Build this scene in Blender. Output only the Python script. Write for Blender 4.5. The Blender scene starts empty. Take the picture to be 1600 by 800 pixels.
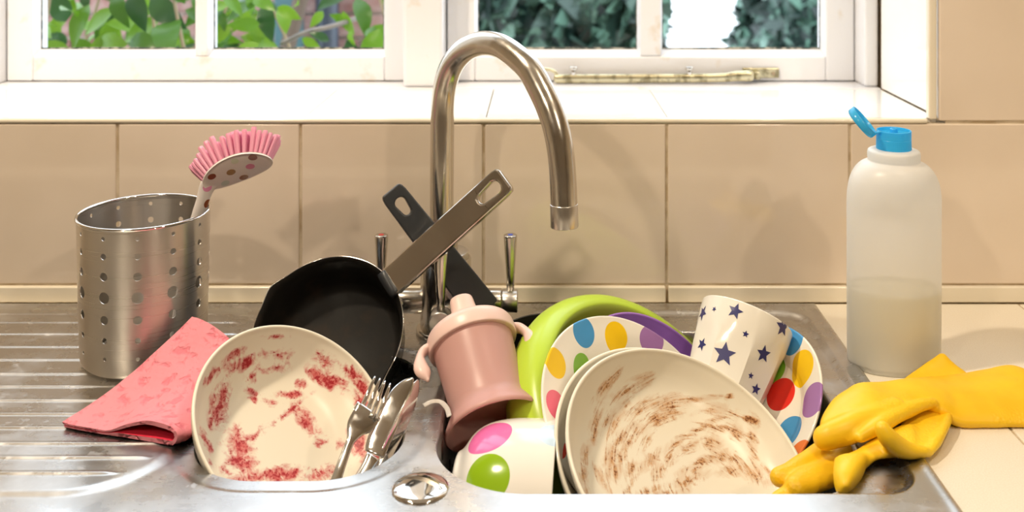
import bpy, bmesh, math, random
import numpy as np
from mathutils import Vector, Matrix, noise
from mathutils.bvhtree import BVHTree

scene = bpy.context.scene
col = scene.collection
R = math.radians
random.seed(7)

# ------------------------------------------------------------------ camera
EYE = 0.42                      # eye height above the worktop (z = 0)
F = 1600.0                      # focal length in pixels of the 1600 px frame
PX, PY = 845.0, -128.0          # principal point
cam_d = bpy.data.cameras.new('camera')
cam = bpy.data.objects.new('camera', cam_d); col.objects.link(cam)
cam.location = (0, 0, EYE); cam.rotation_euler = (R(90), 0, 0)
cam_d.sensor_fit = 'HORIZONTAL'; cam_d.sensor_width = 36; cam_d.lens = 36
cam_d.shift_x = -(PX-800)/1600; cam_d.shift_y = -(400-PY)/1600
cam_d.clip_start = 0.02
cam_d.dof.use_dof = True; cam_d.dof.focus_distance = 0.90; cam_d.dof.aperture_fstop = 6.5
scene.camera = cam

# ------------------------------------------------------------------ sky, lamps, exposure
world = bpy.data.worlds.new('world'); scene.world = world; world.use_nodes = True
bg = world.node_tree.nodes['Background']
bg.inputs[0].default_value = (0.80, 0.91, 1.0, 1); bg.inputs[1].default_value = 3.7
scene.view_settings.view_transform = 'Standard'; scene.view_settings.look = 'None'
scene.view_settings.gamma = 1; scene.view_settings.use_curve_mapping = False
scene.view_settings.exposure = 0.14
scene.cycles.use_denoising = True
scene.cycles.max_bounces = 10; scene.cycles.transparent_max_bounces = 16
scene.cycles.caustics_reflective = False

def lamp(name, loc, power, rad=0.05, colr=(1, 0.84, 0.63), aim=None, spot=120):
    d = bpy.data.lights.new(name, 'SPOT'); d.energy = power; d.color = colr
    d.shadow_soft_size = rad; d.spot_size = R(spot); d.spot_blend = 0.6
    o = bpy.data.objects.new(name, d); col.objects.link(o); o.location = loc
    v = (Vector(aim) if aim else Vector((loc[0], loc[1]+0.25, 0))) - Vector(loc)
    o.rotation_euler = v.to_track_quat('-Z', 'Y').to_euler()
    return o
lamp('ceiling_and_fill_spot', (-0.66, 0.62, 1.44), 62, .04, aim=(0.08, 0.92, 0))
lamp('ceiling_and_fill_spot', (0.55, 0.42, 1.44), 20, aim=(0.25, 0.95, 0))
lamp('ceiling_and_fill_spot', (-0.9, -0.7, 1.44), 30, aim=(-0.4, 0.6, 0))  # unseen fill spot added behind the camera to lift the left side
lamp('ceiling_and_fill_spot', (1.0, -0.7, 1.44), 26, aim=(0.4, 0.6, 0))  # matching fill spot on the right, also added to brighten
pd = bpy.data.lights.new('window_portal', 'AREA'); pd.shape = 'RECTANGLE'; pd.size = 1.19; pd.size_y = 1.0
pd.cycles.is_portal = True
po = bpy.data.objects.new('window_portal', pd); col.objects.link(po)
po.location = (-0.156, 1.44, 0.70); po.rotation_euler = (R(-90), 0, 0)

# ------------------------------------------------------------------ helpers
def P(px, py, Y):
    "the place at distance Y that a pixel of the photograph shows"
    return Vector(((px-PX)*Y/F, Y, EYE-(py-PY)*Y/F))
def link(o, parent=None):
    col.objects.link(o)
    if parent is not None: o.parent = parent
    return o
def mesh(name, verts, faces, mat=None, parent=None, smooth=True, mats=None):
    me = bpy.data.meshes.new(name); me.from_pydata([tuple(v) for v in verts], [], faces); me.update()
    if mat: me.materials.append(mat)
    if smooth:
        me.polygons.foreach_set('use_smooth', [True]*len(me.polygons))
    return link(bpy.data.objects.new(name, me), parent)
def from_bm(name, bm, mat=None, parent=None, smooth=False):
    me = bpy.data.meshes.new(name); bm.to_mesh(me); bm.free()
    if mat: me.materials.append(mat)
    if smooth: me.polygons.foreach_set('use_smooth', [True]*len(me.polygons))
    return link(bpy.data.objects.new(name, me), parent)
def thing(name, label, cat, M=None, group=None):
    o = link(bpy.data.objects.new(name, None)); o.empty_display_size = 0.02
    if M is not None: o.matrix_world = M
    return tag(o, label, cat, group)
def tag(o, label, cat, group=None, kind=None):
    if label: o['label'] = label
    if cat: o['category'] = cat
    if group: o['group'] = group
    if kind: o['kind'] = kind
    return o
def struct(o): o['kind'] = 'structure'; return o
def frame(C, az, el):
    "x along the plate, y up the plate, z its facing direction"
    az, el = R(az), R(el)
    n = Vector((math.sin(az)*math.cos(el), -math.cos(az)*math.cos(el), math.sin(el)))
    a = Vector((0, 0, 1)).cross(n).normalized(); b = n.cross(a)
    return axes(C, a, b, n)
def axes(C, a, b, n):
    M = Matrix((a, b, n)).transposed().to_4x4(); M.translation = Vector(C); return M
def axis_frame(C, n, side=(1, 0, 0)):
    n = Vector(n).normalized(); s = Vector(side); a = (s-n*s.dot(n)).normalized()
    return axes(C, a, n.cross(a), n)
def lathe(prof, segs=96, mod=None):
    "closed or open profile [(r,z)] turned round z"
    V, Fc = [], []; rings = []
    for i, (r, z) in enumerate(prof):
        if r < 1e-7:
            rings.append([len(V)]); V.append((0, 0, z))
        else:
            ids = []
            for k in range(segs):
                t = 2*math.pi*k/segs; rr, zz = (r, z) if mod is None else mod(r, z, t, i)
                ids.append(len(V)); V.append((rr*math.cos(t), rr*math.sin(t), zz))
            rings.append(ids)
    for A, B in zip(rings, rings[1:]):
        for k in range(segs):
            k2 = (k+1) % segs
            if len(A) == 1 and len(B) == 1: continue
            if len(A) == 1: Fc.append((A[0], B[k2], B[k]))
            elif len(B) == 1: Fc.append((A[k], A[k2], B[0]))
            else: Fc.append((A[k], A[k2], B[k2], B[k]))
    return V, Fc
def smooth_prof(pts, n=6):
    "Catmull-Rom through profile points"
    out = []; p = [Vector(q) for q in pts]; p = [2*p[0]-p[1]]+p+[2*p[-1]-p[-2]]
    for i in range(1, len(p)-2):
        for k in range(n):
            t = k/n
            out.append(0.5*((2*p[i])+(p[i+1]-p[i-1])*t+(2*p[i-1]-5*p[i]+4*p[i+1]-p[i+2])*t*t+(3*p[i]-p[i-1]-3*p[i+1]+p[i+2])*t**3))
    out.append(p[-2]); return out
def dish(inner, th, n=5):
    "inner profile rim -> centre; adds a rounded rim and the outer wall th behind it"
    q = [Vector((r, z)) for r, z in smooth_prof(inner, n)]
    out = []
    for i, p in enumerate(q):
        d = (q[min(i+1, len(q)-1)]-q[max(i-1, 0)]).normalized(); nn = Vector((-d.y, d.x))
        if nn.y > 0 and abs(d.x) > 1e-6: nn = -nn
        if nn.y > 0: nn = -nn
        out.append(p+nn*th)
    out[-1].x = 0; q[-1].x = 0
    d0 = (q[0]-q[1]).normalized(); o0 = out[0]; c = (q[0]+o0)/2; rr = (q[0]-c).length
    rim = [c+(q[0]-c)*math.cos(t)+d0*rr*math.sin(t) for t in (math.pi*k/6 for k in range(1, 6))]
    prof = list(reversed(q))+rim+[Vector((max(p.x, 0), p.y)) for p in out]
    return [(p.x if p.x > 1e-6 else 0, p.y) for p in prof]
def tube(pts, rad, segs=20, caps=True, up=(0, 0, 1), flat=None, nrm=None):
    "sweep; rad = list of (half width, half height); width lies across `up` (or nrm per point)"
    V, Fc = [], []; pts = [Vector(p) for p in pts]; n = len(pts)
    if not isinstance(rad, (list, tuple)): rad = [rad]*n
    rad = [(r, r) if not isinstance(r, (tuple, list)) else r for r in rad]
    ref = Vector(up)
    for i, p in enumerate(pts):
        t = (pts[min(i+1, n-1)]-pts[max(i-1, 0)]).normalized()
        u = Vector(nrm[i]) if nrm else ref
        s = t.cross(u)
        if s.length < 1e-4: s = t.orthogonal()
        s.normalize(); u2 = s.cross(t).normalized()
        if nrm is None: ref = u2
        w, h = rad[i]; e = flat or 2
        for k in range(segs):
            a = 2*math.pi*k/segs; c, q = math.cos(a), math.sin(a)
            c = math.copysign(abs(c)**(2/e), c); q = math.copysign(abs(q)**(2/e), q)
            V.append(p+s*w*c+u2*h*q)
    for i in range(n-1):
        for k in range(segs):
            k2 = (k+1) % segs
            Fc.append((i*segs+k, i*segs+k2, (i+1)*segs+k2, (i+1)*segs+k))
    if caps:
        Fc.append(tuple(range(segs-1, -1, -1))); Fc.append(tuple(range((n-1)*segs, n*segs)))
    return V, Fc
def round_tube(pts, rad, segs=16, n=5, **k):
    "tube with rounded ends, path smoothed"
    q = spline([Vector(p) for p in pts], n); m = len(q)
    rad = [(r, r) if not isinstance(r, (tuple, list)) else r for r in rad]
    rr = [Vector(v) for v in spline([Vector((a, b, 0)) for a, b in rad], n)]
    rr = [(v[0], v[1]) for v in rr]
    for end in (0, 1):
        e = q[0] if end == 0 else q[-1]; d = (q[0]-q[1]) if end == 0 else (q[-1]-q[-2]); d.normalize()
        w, h = rr[0] if end == 0 else rr[-1]; ext = min(w, h)
        add = [(e+d*ext*math.sin(t), (w*math.cos(t)+1e-5, h*math.cos(t)+1e-5)) for t in (0.4, 0.8, 1.15, 1.45)]
        if end == 0:
            q = [a[0] for a in reversed(add)]+q; rr = [a[1] for a in reversed(add)]+rr
        else:
            q = q+[a[0] for a in add]; rr = rr+[a[1] for a in add]
    return tube(q, rr, segs, **k)
def spline(p, n=6):
    if len(p) < 3: return [p[0].lerp(p[-1], k/n) for k in range(n+1)]
    p = [2*p[0]-p[1]]+list(p)+[2*p[-1]-p[-2]]; out = []
    for i in range(1, len(p)-2):
        for k in range(n):
            t = k/n
            out.append(0.5*((2*p[i])+(p[i+1]-p[i-1])*t+(2*p[i-1]-5*p[i]+4*p[i+1]-p[i+2])*t*t+(3*p[i]-p[i-1]-3*p[i+1]+p[i+2])*t**3))
    out.append(p[-2].copy()); return out
def join(*vf):
    V, Fc = [], []
    for v, f in vf:
        k = len(V); V += list(v); Fc += [tuple(i+k for i in q) for q in f]
    return V, Fc
def box_vf(x0, x1, y0, y1, z0, z1):
    V = [(x, y, z) for x in (x0, x1) for y in (y0, y1) for z in (z0, z1)]
    return V, [(0, 1, 3, 2), (4, 6, 7, 5), (0, 4, 5, 1), (2, 3, 7, 6), (0, 2, 6, 4), (1, 5, 7, 3)]
def box(name, x0, x1, y0, y1, z0, z1, mat, parent=None, bev=0.0, seg=2):
    bm = bmesh.new(); v, f = box_vf(x0, x1, y0, y1, z0, z1)
    vs = [bm.verts.new(q) for q in v]; [bm.faces.new([vs[i] for i in q]) for q in f]
    bmesh.ops.recalc_face_normals(bm, faces=bm.faces)
    if bev: bmesh.ops.bevel(bm, geom=list(bm.edges), offset=bev, segments=seg, profile=0.5, affect='EDGES')
    return from_bm(name, bm, mat, parent)
def bevelled(o, w, seg=2, ang=40):
    m = o.modifiers.new('bevel', 'BEVEL'); m.width = w; m.segments = seg; m.limit_method = 'ANGLE'; m.angle_limit = R(ang); return o
def cyl_between(a, b, r, segs=24, r2=None):
    return tube([a, b], [r, r2 if r2 is not None else r], segs)
def rounded_cyl(a, b, r, r2=None, bev=0.0012, segs=32):
    a, b = Vector(a), Vector(b); d = (b-a).normalized(); r2 = r if r2 is None else r2
    return tube([a, a+d*bev*0.3, a+d*bev, b-d*bev, b-d*bev*0.3, b], [r-bev, r-bev*0.3, r, r2, r2-bev*0.3, r2-bev], segs)

# picking a place on a built surface from the pixel that shows it, in the object's own coordinates
def picker(o):
    me = o.data; Mw = world_of(o)
    V = [Mw @ v.co for v in me.vertices]
    return BVHTree.FromPolygons(V, [tuple(p.vertices) for p in me.polygons]), Mw
def world_of(o):
    M = o.matrix_basis.copy() if o.parent is None else world_of(o.parent) @ o.matrix_basis
    return M
def pick(tree_M, px, py):
    tree, Mw = tree_M
    d = Vector(((px-PX)/F, 1, -(py-PY)/F)).normalized()
    h, nrm, i, dist = tree.ray_cast(Vector((0, 0, EYE)), d)
    if h is None: return None, None
    Mi = Mw.inverted()
    if nrm.dot(d) > 0: nrm = -nrm
    return Mi @ h, (Mi.to_3x3() @ nrm).normalized()

# ------------------------------------------------------------------ materials
class Mat:
    def __init__(s, name, base=(.8, .8, .8), rough=.5, metal=0., spec=.5, **kw):
        s.m = bpy.data.materials.new(name); s.m.use_nodes = True; s.nt = s.m.node_tree
        s.b = s.nt.nodes['Principled BSDF']; s.out = s.nt.nodes['Material Output']
        s.b.inputs['Base Color'].default_value = (*base, 1); s.b.inputs['Roughness'].default_value = rough
        s.b.inputs['Metallic'].default_value = metal; s.b.inputs['Specular IOR Level'].default_value = spec
        for k, v in kw.items():
            s.b.inputs[k.replace('_', ' ')].default_value = v
        s._tc = None
    def n(s, t, **kw):
        x = s.nt.nodes.new(t)
        for k, v in kw.items(): setattr(x, k, v)
        return x
    def l(s, a, b): s.nt.links.new(a, b); return a
    @property
    def obj(s):
        if s._tc is None: s._tc = s.n('ShaderNodeTexCoord')
        return s._tc.outputs['Object']
    def math(s, op, a, b=None, c=None, clamp=False):
        x = s.n('ShaderNodeMath', operation=op, use_clamp=clamp)
        for i, v in enumerate((a, b, c)):
            if v is None: continue
            if isinstance(v, (int, float)): x.inputs[i].default_value = v
            else: s.l(v, x.inputs[i])
        return x.outputs[0]
    def mapping(s, vec=None, loc=(0, 0, 0), rot=(0, 0, 0), sc=(1, 1, 1), kind='POINT'):
        x = s.n('ShaderNodeMapping', vector_type=kind)
        s.l(vec or s.obj, x.inputs[0])
        x.inputs[1].default_value = loc; x.inputs[2].default_value = rot; x.inputs[3].default_value = sc
        return x.outputs[0]
    def noise(s, scale, vec=None, detail=4, rough=.55, dist=0):
        x = s.n('ShaderNodeTexNoise'); s.l(vec or s.obj, x.inputs['Vector'])
        x.inputs['Scale'].default_value = scale; x.inputs['Detail'].default_value = detail
        x.inputs['Roughness'].default_value = rough; x.inputs['Distortion'].default_value = dist
        return x.outputs[0]
    def ramp(s, v, lo, hi, a=0., b=1.):
        x = s.n('ShaderNodeMapRange', clamp=True, interpolation_type='SMOOTHSTEP'); s.l(v, x.inputs[0])
        for i, q in enumerate((lo, hi, a, b)): x.inputs[i+1].default_value = q
        return x.outputs[0]
    def mix(s, f, a, b):
        x = s.n('ShaderNodeMix', data_type='RGBA')
        if isinstance(f, (int, float)): x.inputs[0].default_value = f
        else: s.l(f, x.inputs[0])
        for i, v in ((6, a), (7, b)):
            if isinstance(v, tuple): x.inputs[i].default_value = (*v, 1)
            else: s.l(v, x.inputs[i])
        return x.outputs[2]
    def color(s, c): s.l(c, s.b.inputs['Base Color']); return s
    def rough(s, c): s.l(c, s.b.inputs['Roughness']); return s
    def bump(s, h, dist=.001, strength=1.):
        x = s.n('ShaderNodeBump'); x.inputs['Strength'].default_value = strength; x.inputs['Distance'].default_value = dist
        s.l(h, x.inputs['Height']); s.l(x.outputs[0], s.b.inputs['Normal']); return s
    def see_through(s, fac):
        "part of the light passes straight through (thin clear or milky sheet)"
        t = s.n('ShaderNodeBsdfTransparent'); m = s.n('ShaderNodeMixShader')
        if isinstance(fac, (int, float)): m.inputs[0].default_value = fac
        else: s.l(fac, m.inputs[0])
        s.l(s.b.outputs[0], m.inputs[1]); s.l(t.outputs[0], m.inputs[2]); s.l(m.outputs[0], s.out.inputs[0]); return s
    def translucent(s, fac, c):
        t = s.n('ShaderNodeBsdfTranslucent'); t.inputs[0].default_value = (*c, 1); m = s.n('ShaderNodeMixShader')
        m.inputs[0].default_value = fac
        s.l(s.b.outputs[0], m.inputs[1]); s.l(t.outputs[0], m.inputs[2]); s.l(m.outputs[0], s.out.inputs[0]); return s
    def blob(s, c, size, rot=0.):
        "1 at c falling to 0 on the edge of an ellipse in the object's own xy plane"
        v = s.mapping(None, c, (0, 0, rot), (size[0], size[1], 1e3), 'TEXTURE')
        x = s.n('ShaderNodeVectorMath', operation='LENGTH'); s.l(v, x.inputs[0])
        return s.math('SUBTRACT', 1, x.outputs['Value'])
    def ball(s, c, size):
        x = s.n('ShaderNodeVectorMath', operation='DISTANCE'); s.l(s.obj, x.inputs[0]); x.inputs[1].default_value = c
        return s.math('SUBTRACT', 1, s.math('DIVIDE', x.outputs['Value'], size))

def steel(name, axis, base=(.62, .60, .57), rough=.26, streak=.10, fine=260):
    m = Mat(name, base, rough, 1.)
    sc = [fine]*3; sc[axis] = fine*0.012
    nz = m.noise(1, m.mapping(sc=tuple(sc)), 3, .6)
    big = m.noise(9, detail=3)
    m.rough(m.math('ADD', m.ramp(nz, .3, .7, rough-streak*.5, rough+streak), m.ramp(big, .4, .7, 0, .07)))
    m.bump(nz, .00012, .35)
    m.color(m.mix(m.ramp(nz, .25, .75), tuple(c*.88 for c in base), tuple(min(1, c*1.06) for c in base)))
    return m
def glossy(name, base, rough=.12, spec=.5, **k):
    m = Mat(name, base, rough, 0, spec, **k); return m

def steel_deck():
    m = Mat('sink_steel', (.60, .59, .58), .26, 1.)
    nz = m.noise(1, m.mapping(sc=(4, 500, 300)), 2, .5)
    spots = m.noise(70, detail=5, rough=.65); wide = m.noise(22, detail=5, rough=.65)
    sc1 = m.noise(1, m.mapping(rot=(0, 0, .7), sc=(1100, 14, 100)), 2); sc2 = m.noise(1, m.mapping(rot=(0, 0, -.5), sc=(16, 900, 100)), 2)
    r = m.math('ADD', m.ramp(nz, .3, .7, .24, .27), m.ramp(wide, .42, .70, 0, .14))
    r = m.math('ADD', r, m.ramp(spots, .58, .72, 0, .20))
    m.rough(r)
    film = m.math('MULTIPLY', m.math('ADD', m.ramp(spots, .56, .76), m.ramp(wide, .50, .72)), .35)
    m.color(m.mix(film, (.58, .57, .56), (.80, .81, .83)))
    m.bump(m.math('ADD', m.math('ADD', m.math('MULTIPLY', sc1, .25), m.math('MULTIPLY', sc2, .2)), m.math('MULTIPLY', wide, .5)), .00008, .22)
    return m

M_paint = Mat('wall_paint', (.80, .72, .58), .6)
M_ceil = Mat('ceiling_paint', (.85, .82, .76), .7)
M_floor = Mat('floor_boards', (.32, .22, .14), .4)
_w = M_floor.noise(6, M_floor.mapping(sc=(1, 12, 1)), 4); M_floor.color(M_floor.mix(_w, (.22, .14, .08), (.42, .30, .2)))
M_grout = Mat('grout', (.50, .41, .30), .85)
_g = M_grout.noise(40, detail=5); M_grout.color(M_grout.mix(M_grout.ramp(_g, .35, .65), (.46, .35, .22), (.66, .56, .42)))
M_tile = glossy('cream_tile', (.76, .68, .57), .09, .5, Coat_Weight=.2)
_t = M_tile.noise(5, detail=3); M_tile.color(M_tile.mix(M_tile.ramp(_t, .3, .7), (.755, .640, .525), (.82, .705, .595)))
M_tile.bump(M_tile.noise(7, detail=1), .0012, .5)
M_strip = glossy('pale_tile', (.83, .76, .63), .15)
M_white_tile = glossy('white_tile', (.90, .89, .87), .10)
M_white_tile.bump(M_white_tile.noise(9, detail=1), .001, .4)
M_gloss_white = glossy('window_paint', (.86, .84, .82), .28)
_gp = M_gloss_white.noise(28, detail=5); M_gloss_white.color(M_gloss_white.mix(M_gloss_white.ramp(_gp, .60, .78), (.78, .785, .82), (.70, .63, .56)))
M_gloss_white.bump(M_gloss_white.noise(60, detail=2), .0006, .3)
M_grime = Mat('window_grime', (.10, .09, .06), .8)
_gr = M_grime.noise(120, detail=4); M_grime.color(M_grime.mix(M_grime.ramp(_gr, .4, .6), (.03, .04, .03), (.35, .33, .27)))
M_glass = Mat('window_glass', (.01, .012, .012), .02, 0, .5)
_gs = M_glass.n('ShaderNodeLayerWeight'); _gs.inputs[0].default_value = .5
_gf = M_glass.math('MULTIPLY', M_glass.math('POWER', _gs.outputs['Facing'], 4), .6)
_dirt = M_glass.ramp(M_glass.noise(55, detail=4, rough=.7), .66, .74, 0, .35)
M_glass.see_through(M_glass.math('SUBTRACT', .97, M_glass.math('ADD', _gf, M_glass.math('MULTIPLY', _dirt, .5)), clamp=True))
M_work = Mat('worktop_stone', (.80, .74, .62), .34)
_k = M_work.noise(900, detail=2); M_work.color(M_work.mix(M_work.ramp(_k, .35, .7), (.78, .71, .59), (.84, .79, .68)))
M_work.bump(_k, .0001, .3)
M_sink = steel_deck()
M_bowl = Mat('sink_bowl_steel', (.52, .51, .50), .32, 1.)
M_bowl.rough(M_bowl.ramp(M_bowl.noise(30, detail=5), .35, .7, .22, .45))
M_chrome = Mat('polished_steel', (.74, .72, .69), .07, 1.)
M_tap = Mat('brushed_tap_steel', (.60, .56, .50), .22, 1.)
_tn = M_tap.noise(70, detail=5); M_tap.rough(M_tap.ramp(_tn, .4, .7, .19, .27))
M_tapdisc = Mat('tap_end_steel', (.64, .61, .57), .30, 1.)
M_can = Mat('brushed_canister_steel', (.66, .62, .57), .30, 1., Anisotropic=.8, Anisotropic_Rotation=.25)
_cn0 = M_can.noise(1, M_can.mapping(sc=(2, 2, 900)), 2, .5)
M_can.rough(M_can.ramp(_cn0, .3, .7, .27, .33)); M_can.bump(_cn0, .00002, .2)
_tg = M_can.n('ShaderNodeTangent', direction_type='RADIAL', axis='Z'); M_can.l(_tg.outputs[0], M_can.b.inputs['Tangent'])
M_cut = Mat('cutlery_steel', (.74, .73, .71), .10, 1.)
_cn = M_cut.noise(45, detail=4); M_cut.rough(M_cut.ramp(_cn, .45, .7, .07, .22))
M_handle = Mat('pan_handle_steel', (.60, .55, .49), .16, 1.)
M_handle.rough(M_handle.ramp(M_handle.noise(50, detail=5), .4, .7, .13, .20))
M_nonstick = Mat('nonstick_black', (.012, .011, .011), .45, 0, .16)
_ns = M_nonstick.noise(35, detail=5)
M_nonstick.rough(M_nonstick.ramp(_ns, .35, .7, .42, .55)); M_nonstick.color(M_nonstick.mix(M_nonstick.ramp(_ns, .5, .75), (.010, .009, .008), (.024, .017, .012)))
M_nonstick.bump(M_nonstick.noise(220, detail=2), .0002, .3)
M_panout = Mat('pan_enamel_black', (.018, .017, .017), .14, 0, .6)
M_blackpl = Mat('black_plastic', (.020, .023, .028), .40, 0, .6)
M_cream = lambda name: glossy(name, (.84, .78, .66), .14)
M_lime = glossy('lime_plastic', (.47, .66, .05), .30)
M_lime.bump(M_lime.noise(25, detail=2), .0004, .2)
M_purple = glossy('purple_plastic', (.40, .19, .66), .32)
M_lid = glossy('pale_pink_plastic', (.83, .60, .55), .34, Subsurface_Weight=.0)
M_cup = Mat('rose_translucent_plastic', (.73, .45, .42), .36, 0, .5)
M_cup.translucent(.32, (.88, .52, .48))
M_rubber = Mat('yellow_rubber', (.90, .56, .01), .42, 0, .45)
_rn = M_rubber.noise(18, detail=4)
M_rubber.color(M_rubber.mix(M_rubber.ramp(_rn, .3, .75), (.86, .50, .008), (.92, .62, .02)))
_rv = M_rubber.n('ShaderNodeTexVoronoi'); M_rubber.l(M_rubber.mapping(sc=(420, 420, 420)), _rv.inputs['Vector']); _rv.inputs['Scale'].default_value = 1
M_rubber.bump(M_rubber.math('ADD', M_rubber.math('MULTIPLY', _rv.outputs[0], M_rubber.ramp(M_rubber.noise(13, detail=1), .5, .62)), M_rubber.math('MULTIPLY', _rn, 2)), .0006, .5)
M_sponge = Mat('pink_sponge', (.86, .25, .28), .85, 0, .2)
_sv = M_sponge.n('ShaderNodeTexVoronoi'); M_sponge.l(M_sponge.mapping(sc=(1, 1, 1)), _sv.inputs['Vector']); _sv.inputs['Scale'].default_value = 190
_sn = M_sponge.noise(105, detail=2, dist=.3)
M_sponge.color(M_sponge.mix(M_sponge.ramp(_sn, .3, .5), (.76, .22, .28), (.83, .30, .36)))
M_sponge.bump(M_sponge.math('ADD', M_sponge.ramp(_sn, .28, .50), M_sponge.math('MULTIPLY', _sv.outputs[0], .3)), .0015, .8)
M_sponge_in = Mat('red_sponge_inside', (.72, .03, .07), .8, 0, .2)
M_sponge_in.bump(M_sponge_in.noise(150, detail=3), .001, .6)
M_bristle = Mat('pink_bristle', (.90, .42, .58), .35); M_bristle.translucent(.25, (.95, .45, .62))
M_brush = glossy('clear_white_plastic', (.84, .78, .76), .15)
M_bottle = Mat('milky_plastic', (.93, .93, .92), .30, 0, .5)
M_bottle.translucent(.35, (.92, .92, .90))
# a thin milky wall lets about a third of the light straight through
_t2 = M_bottle.n('ShaderNodeBsdfTransparent'); _m2 = M_bottle.n('ShaderNodeMixShader'); _m2.inputs[0].default_value = .26
M_bottle.l(M_bottle.out.inputs[0].links[0].from_socket, _m2.inputs[1]); M_bottle.l(_t2.outputs[0], _m2.inputs[2]); M_bottle.l(_m2.outputs[0], M_bottle.out.inputs[0])
M_liquid = Mat('cloudy_liquid', (.80, .76, .58), .2); M_liquid.translucent(.4, (.85, .80, .60))
M_cap = Mat('blue_translucent_cap', (.08, .58, .92), .22, 0, .5); M_cap.translucent(.5, (.14, .72, 1.0))
M_brass = Mat('worn_brass', (.50, .44, .26), .33, 1.)
_bn = M_brass.noise(90, detail=5); M_brass.color(M_brass.mix(M_brass.ramp(_bn, .36, .55), (.36, .32, .20), (.74, .69, .48)))
M_leafs = []
for i, c in enumerate([(.085, .20, .008), (.05, .13, .012), (.13, .26, .015), (.025, .075, .018)]):
    m = Mat('leaf_green', c, .30, 0, .5); m.translucent(.30, tuple(min(1, q*1.5) for q in c)); M_leafs.append(m.m)
M_hedge = Mat('hedge_leaf', (.05, .14, .07), .35, 0, .5)
_oi = M_hedge.n('ShaderNodeNewGeometry')
M_hedge.color(M_hedge.mix(M_hedge.math('POWER', _oi.outputs['Random Per Island'], 1.9), (.002, .012, .010), (.15, .28, .21)))
M_stem = Mat('twig_bark', (.34, .27, .18), .8)
M_brick = [Mat('brick_clay', c, .85) for c in ((.22, .085, .07), (.26, .13, .11), (.17, .06, .05))]
for m in M_brick:
    nzz = m.noise(25, detail=5); m.color(m.mix(m.ramp(nzz, .3, .7), tuple(m.b.inputs[0].default_value[:3]), (.30, .20, .18)))
M_mortar = Mat('mortar', (.34, .29, .26), .9)
M_ground = Mat('pale_paving', (.86, .85, .83), .8)
M_teal = Mat('painted_metal_teal', (.05, .12, .14), .5)
M_pipe = Mat('black_iron_pipe', (.03, .04, .06), .35)
M_post = Mat('weathered_wood', (.10, .07, .05), .8)
M_scrap = Mat('clear_film', (.85, .80, .74), .2); M_scrap.see_through(.45)
for k, v in list(globals().items()):
    if k.startswith('M_') and isinstance(v, Mat): globals()[k] = v.m
M_brick = [m.m for m in M_brick]

# ------------------------------------------------------------------ the room
YW = 1.12                                   # back wall, inner face
X0, X1, Y0, ZC, ZF = -1.7, 2.0, -2.2, 1.5, -0.9
WX0, WX1, WZ0, WZ1 = -0.75, 0.437, 0.195, 1.22
wall = mesh('wall_back', *join(
    box_vf(X0, X1, YW+.0016, 1.44, ZF, WZ0), box_vf(X0, X1, YW+.0016, 1.44, WZ1, ZC),
    box_vf(X0, WX0, YW+.0016, 1.44, WZ0, WZ1), box_vf(WX1+.006, X1, YW+.0016, 1.44, WZ0, WZ1)), M_grout, smooth=False); struct(wall)
struct(box('wall_left', X0-.1, X0, Y0, 1.44, ZF, ZC, M_paint))
struct(box('wall_right', X1, X1+.1, Y0, 1.44, ZF, ZC, M_paint))
struct(box('wall_front', X0, X1, Y0-.1, Y0, ZF, ZC, M_paint))
struct(box('floor', X0, X1, Y0, 1.44, ZF-.1, ZF, M_floor))
struct(box('ceiling', X0, X1, Y0, 1.44, ZC, ZC+.1, M_ceil))

def tile_part(name, x0, x1, y0, y1, z0, z1, mat, parent, bev=.0016):
    o = box(name, x0, x1, y0, y1, z0, z1, mat, parent, bev, 2)
    o.data.polygons.foreach_set('use_smooth', [True]*len(o.data.polygons))
    m = o.modifiers.new('n', 'WEIGHTED_NORMAL'); m.keep_sharp = False
    return o
G2 = .0014
jx = [-.4634+.2004*k for k in range(-7, 13)]
for a, b in zip(jx, jx[1:]):
    if a < X0 or b > X1: continue
    tile_part('wall_tile', a+G2, b-G2, YW, YW+.008, .0197, .1953-.0006, M_tile, wall)
    tile_part('skirting_tile', a+G2, b-G2, YW-.004, YW+.008, .0004, .0178, M_strip, wall)
zz = [.1967+.20*k for k in range(0, 6)]
xr = [.4345, .5385, .7389, .9393, 1.1397, 1.34, 1.54, 1.74, 1.94]
for a, b in zip(xr, xr[1:]):
    for c, d in zip(zz, zz[1:]):
        tile_part('wall_tile', a+G2, b-G2, YW, YW+.008, c+G2, d-G2, M_tile, wall)
# the edge strip up the side of the window recess, and the sill nosing
tile_part('edge_strip', .4245, .4335, YW-.0005, YW+.010, .1995, 1.215, M_strip, wall, .002)
tile_part('sill_nosing', WX0, .4235, YW-.001, YW+.009, .1953, .2006, M_strip, wall, .002)
# sill tiles and reveal tiles inside the recess
sx = [WX0, -.567, -.2625+.0, .062, .25, .4365]
sx = [WX0, -.462, -.2612, -.0605, .14, .34, .4375]
for a, b in zip(sx, sx[1:]):
    tile_part('sill_tile', a+.0006, b-.0006, YW+.0095, 1.3165, .192, .2000, M_white_tile, wall, .001)
rz = [.2006, .355, .555, .755, .955, 1.155, 1.219]
for a, b in zip(rz, rz[1:]):
    tile_part('reveal_tile', .4375, .445, YW+.0105, 1.3165, a+.0005, b-.0005, M_white_tile, wall, .001)
    tile_part('reveal_tile', WX0-.001, WX0+.008, YW+.0105, 1.3165, a+.0005, b-.0005, M_white_tile, wall, .001)

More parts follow.
